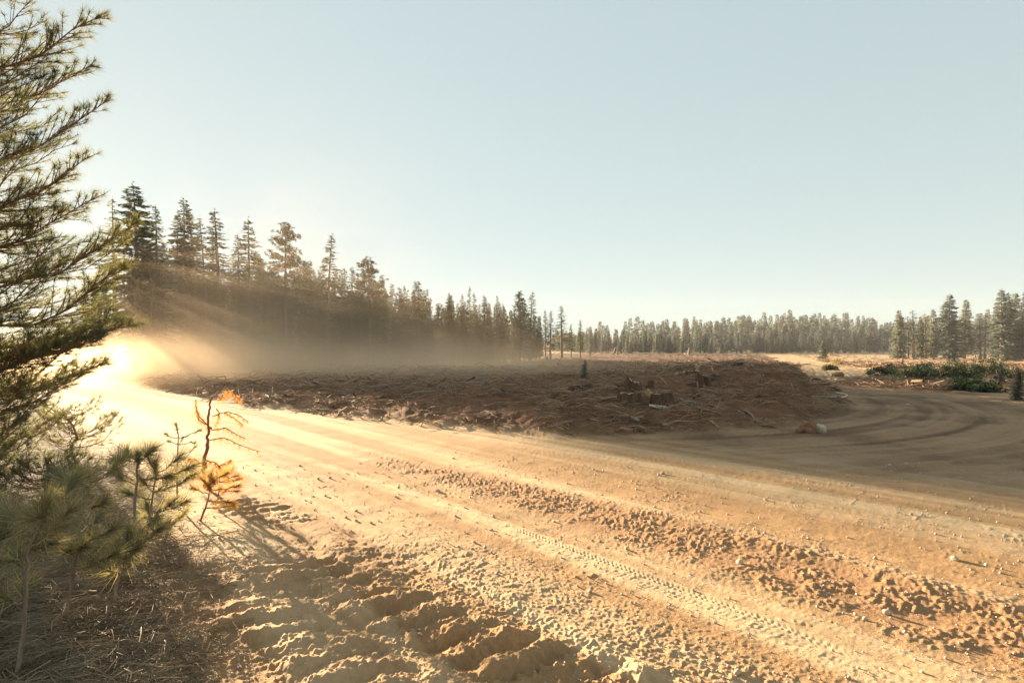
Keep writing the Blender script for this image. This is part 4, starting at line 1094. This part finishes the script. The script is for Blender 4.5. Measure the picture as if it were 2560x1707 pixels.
rg2 = random.Random(3)
for i, (U, V, h, key, lab) in enumerate([(1461, 949, 50, 'pale2', 'small hazy fir sapling standing alone on the brown field'), (2257, 918, 26, 'fir3', 'tiny dark fir poking above the left end of the shrubs'),
                                        (2545, 1000, 82, 'full', 'young fir on the bank at the right border'), (2503, 965, 55, 'full2', 'small bushy fir left of the young fir on the right bank'), (2495, 905, 24, 'fir3', 'tiny fir top in front of the sunlit right group')]):
    x, y, z = at(U, V); place_tree(key, x, y, h * y / FPX, lab, 'young firs in the open', 1.7 if i != 0 else 2.6, z=z)
# brush along the right edge of the mound
for i, (U, V, r, h, lab) in enumerate([(2040, 950, 14, 10, 'small dark brush clump on the crest of the mound right end'), (2062, 962, 18, 13, 'dark brush clump hanging over the right end of the mound'), (2085, 978, 20, 14, 'lowest dark brush clump where the mound meets the side road')]):
    x, y, z = at(U, V); s = y / FPX; shrub(x, y, r * s, h * s, lab, i + 120, 'shrub_dry', 'brush clumps on the mound end', 700, .06) if 'shrub_dry' in M else None

# ------------------------------------------------------------------ air
def box(name, lo, hi, mat):
    lo = np.array(lo, float); hi = np.array(hi, float)
    V = [[(lo, hi)[i][0], (lo, hi)[j][1], (lo, hi)[k][2]] for i in (0, 1) for j in (0, 1) for k in (0, 1)]
    F = [[0, 1, 3, 2], [4, 6, 7, 5], [0, 4, 5, 1], [2, 3, 7, 6], [0, 2, 6, 4], [1, 5, 7, 3]]
    return link(name, mesh_np(name, V, F, mat))
def air():
    m, nt, nd, lk = new_mat('haze_air'); out = nd.new('ShaderNodeOutputMaterial')
    v = N(nt, 'ShaderNodeVolumePrincipled', Density=.00012, Anisotropy=.1); v.inputs['Color'].default_value = (.93, .95, .97, 1); lk.new(v.outputs[0], out.inputs['Volume'])
    tag(box('haze', (-420, -60, -7), (760, 760, 62), m), kind='stuff')
    m, nt, nd, lk = new_mat('dust_air'); out = nd.new('ShaderNodeOutputMaterial')
    v = N(nt, 'ShaderNodeVolumePrincipled', Anisotropy=.36); v.inputs['Color'].default_value = (1.0, .76, .52, 1); lk.new(v.outputs[0], out.inputs['Volume'])
    tc = nd.new('ShaderNodeTexCoord'); sx = nd.new('ShaderNodeSeparateXYZ'); lk.new(tc.outputs['Object'], sx.inputs[0])
    def math_(op, a, b=None, c=None):
        n = nd.new('ShaderNodeMath'); n.operation = op
        for i, q in enumerate((a, b, c)):
            if q is None: continue
            if isinstance(q, (int, float)): n.inputs[i].default_value = q
            else: lk.new(q, n.inputs[i])
        return n.outputs[0]
    def sm(x, a, b):
        n = nd.new('ShaderNodeMapRange'); n.interpolation_type = 'SMOOTHSTEP'; lk.new(x, n.inputs[0]); n.inputs[1].default_value = a; n.inputs[2].default_value = b; return n.outputs[0]
    X, Y, Z = sx.outputs
    ns = N(nt, 'ShaderNodeTexNoise', Scale=.06, Detail=4); lk.new(tc.outputs['Object'], ns.inputs['Vector'])
    nz = sm(ns.outputs[0], .36, .64)
    # height of the cloud falls from the left (road) to the right
    ht = math_('MULTIPLY_ADD', X, -.075, 2.4); ht = math_('MULTIPLY', math_('MAXIMUM', ht, 1.8), math_('MULTIPLY_ADD', nz, .8, .6))
    ex = math_('POWER', 2.718, math_('MULTIPLY', math_('DIVIDE', math_('ADD', Z, 2.0), ht), -1.0))
    d = math_('MULTIPLY', ex, math_('MULTIPLY_ADD', nz, 1.1, .35))
    nperp = math_('MULTIPLY_ADD', X, .772, math_('MULTIPLY', Y, .636))
    low = math_('MULTIPLY_ADD', sm(Z, 3.4, 1.4), .9, .02)
    q = math_('ADD', math_('MULTIPLY', math_('ADD', X, 49.0), .930), math_('MULTIPLY', math_('SUBTRACT', Y, 78.0), -.367))
    d = math_('MULTIPLY', d, sm(q, -12, 1))
    d = math_('MULTIPLY', d, math_('MAXIMUM', sm(nperp, 7.5, 12.5), low))
    d = math_('MULTIPLY', d, sm(X, 20, -28)); d = math_('MULTIPLY', d, sm(X, -118, -95)); d = math_('MULTIPLY', d, sm(Y, 22, 34)); d = math_('MULTIPLY', d, sm(Y, 200, 140)); d = math_('MULTIPLY', d, sm(Z, 20, 9))
    # thin thick layer lying on the road where it meets the stand
    lay = math_('POWER', 2.718, math_('MULTIPLY', math_('MULTIPLY', math_('ADD', Z, .6), math_('ADD', Z, .6)), -.11))
    lay = math_('MULTIPLY', math_('MULTIPLY', lay, sm(X, 16, -26)), math_('MULTIPLY', sm(Y, 25, 44), sm(Y, 110, 70)))
    lay = math_('MULTIPLY', lay, math_('MULTIPLY', sm(Z, 5.0, .2), math_('MULTIPLY_ADD', nz, .9, .4)))
    d = math_('ADD', d, math_('MULTIPLY', lay, math_('MULTIPLY_ADD', sm(X, -62, -26), 1.3, .35)))
    lk.new(math_('MULTIPLY', d, .032), v.inputs['Density'])
    o = box('dust_cloud', (-120, 21.5, -6), (22, 200, 32), m)
    tag(o, 'glowing cloud of tan dust drifting over the road and along the left stand', 'dust', kind='stuff')
    m.cycles.volume_step_rate = .3 if hasattr(m.cycles, 'volume_step_rate') else 1
air()

# unused prototypes are not part of the scene
for k, (root, h) in PROTO.items():
    if k not in used:
        for c in list(root.children): bpy.data.objects.remove(c)
        bpy.data.objects.remove(root)
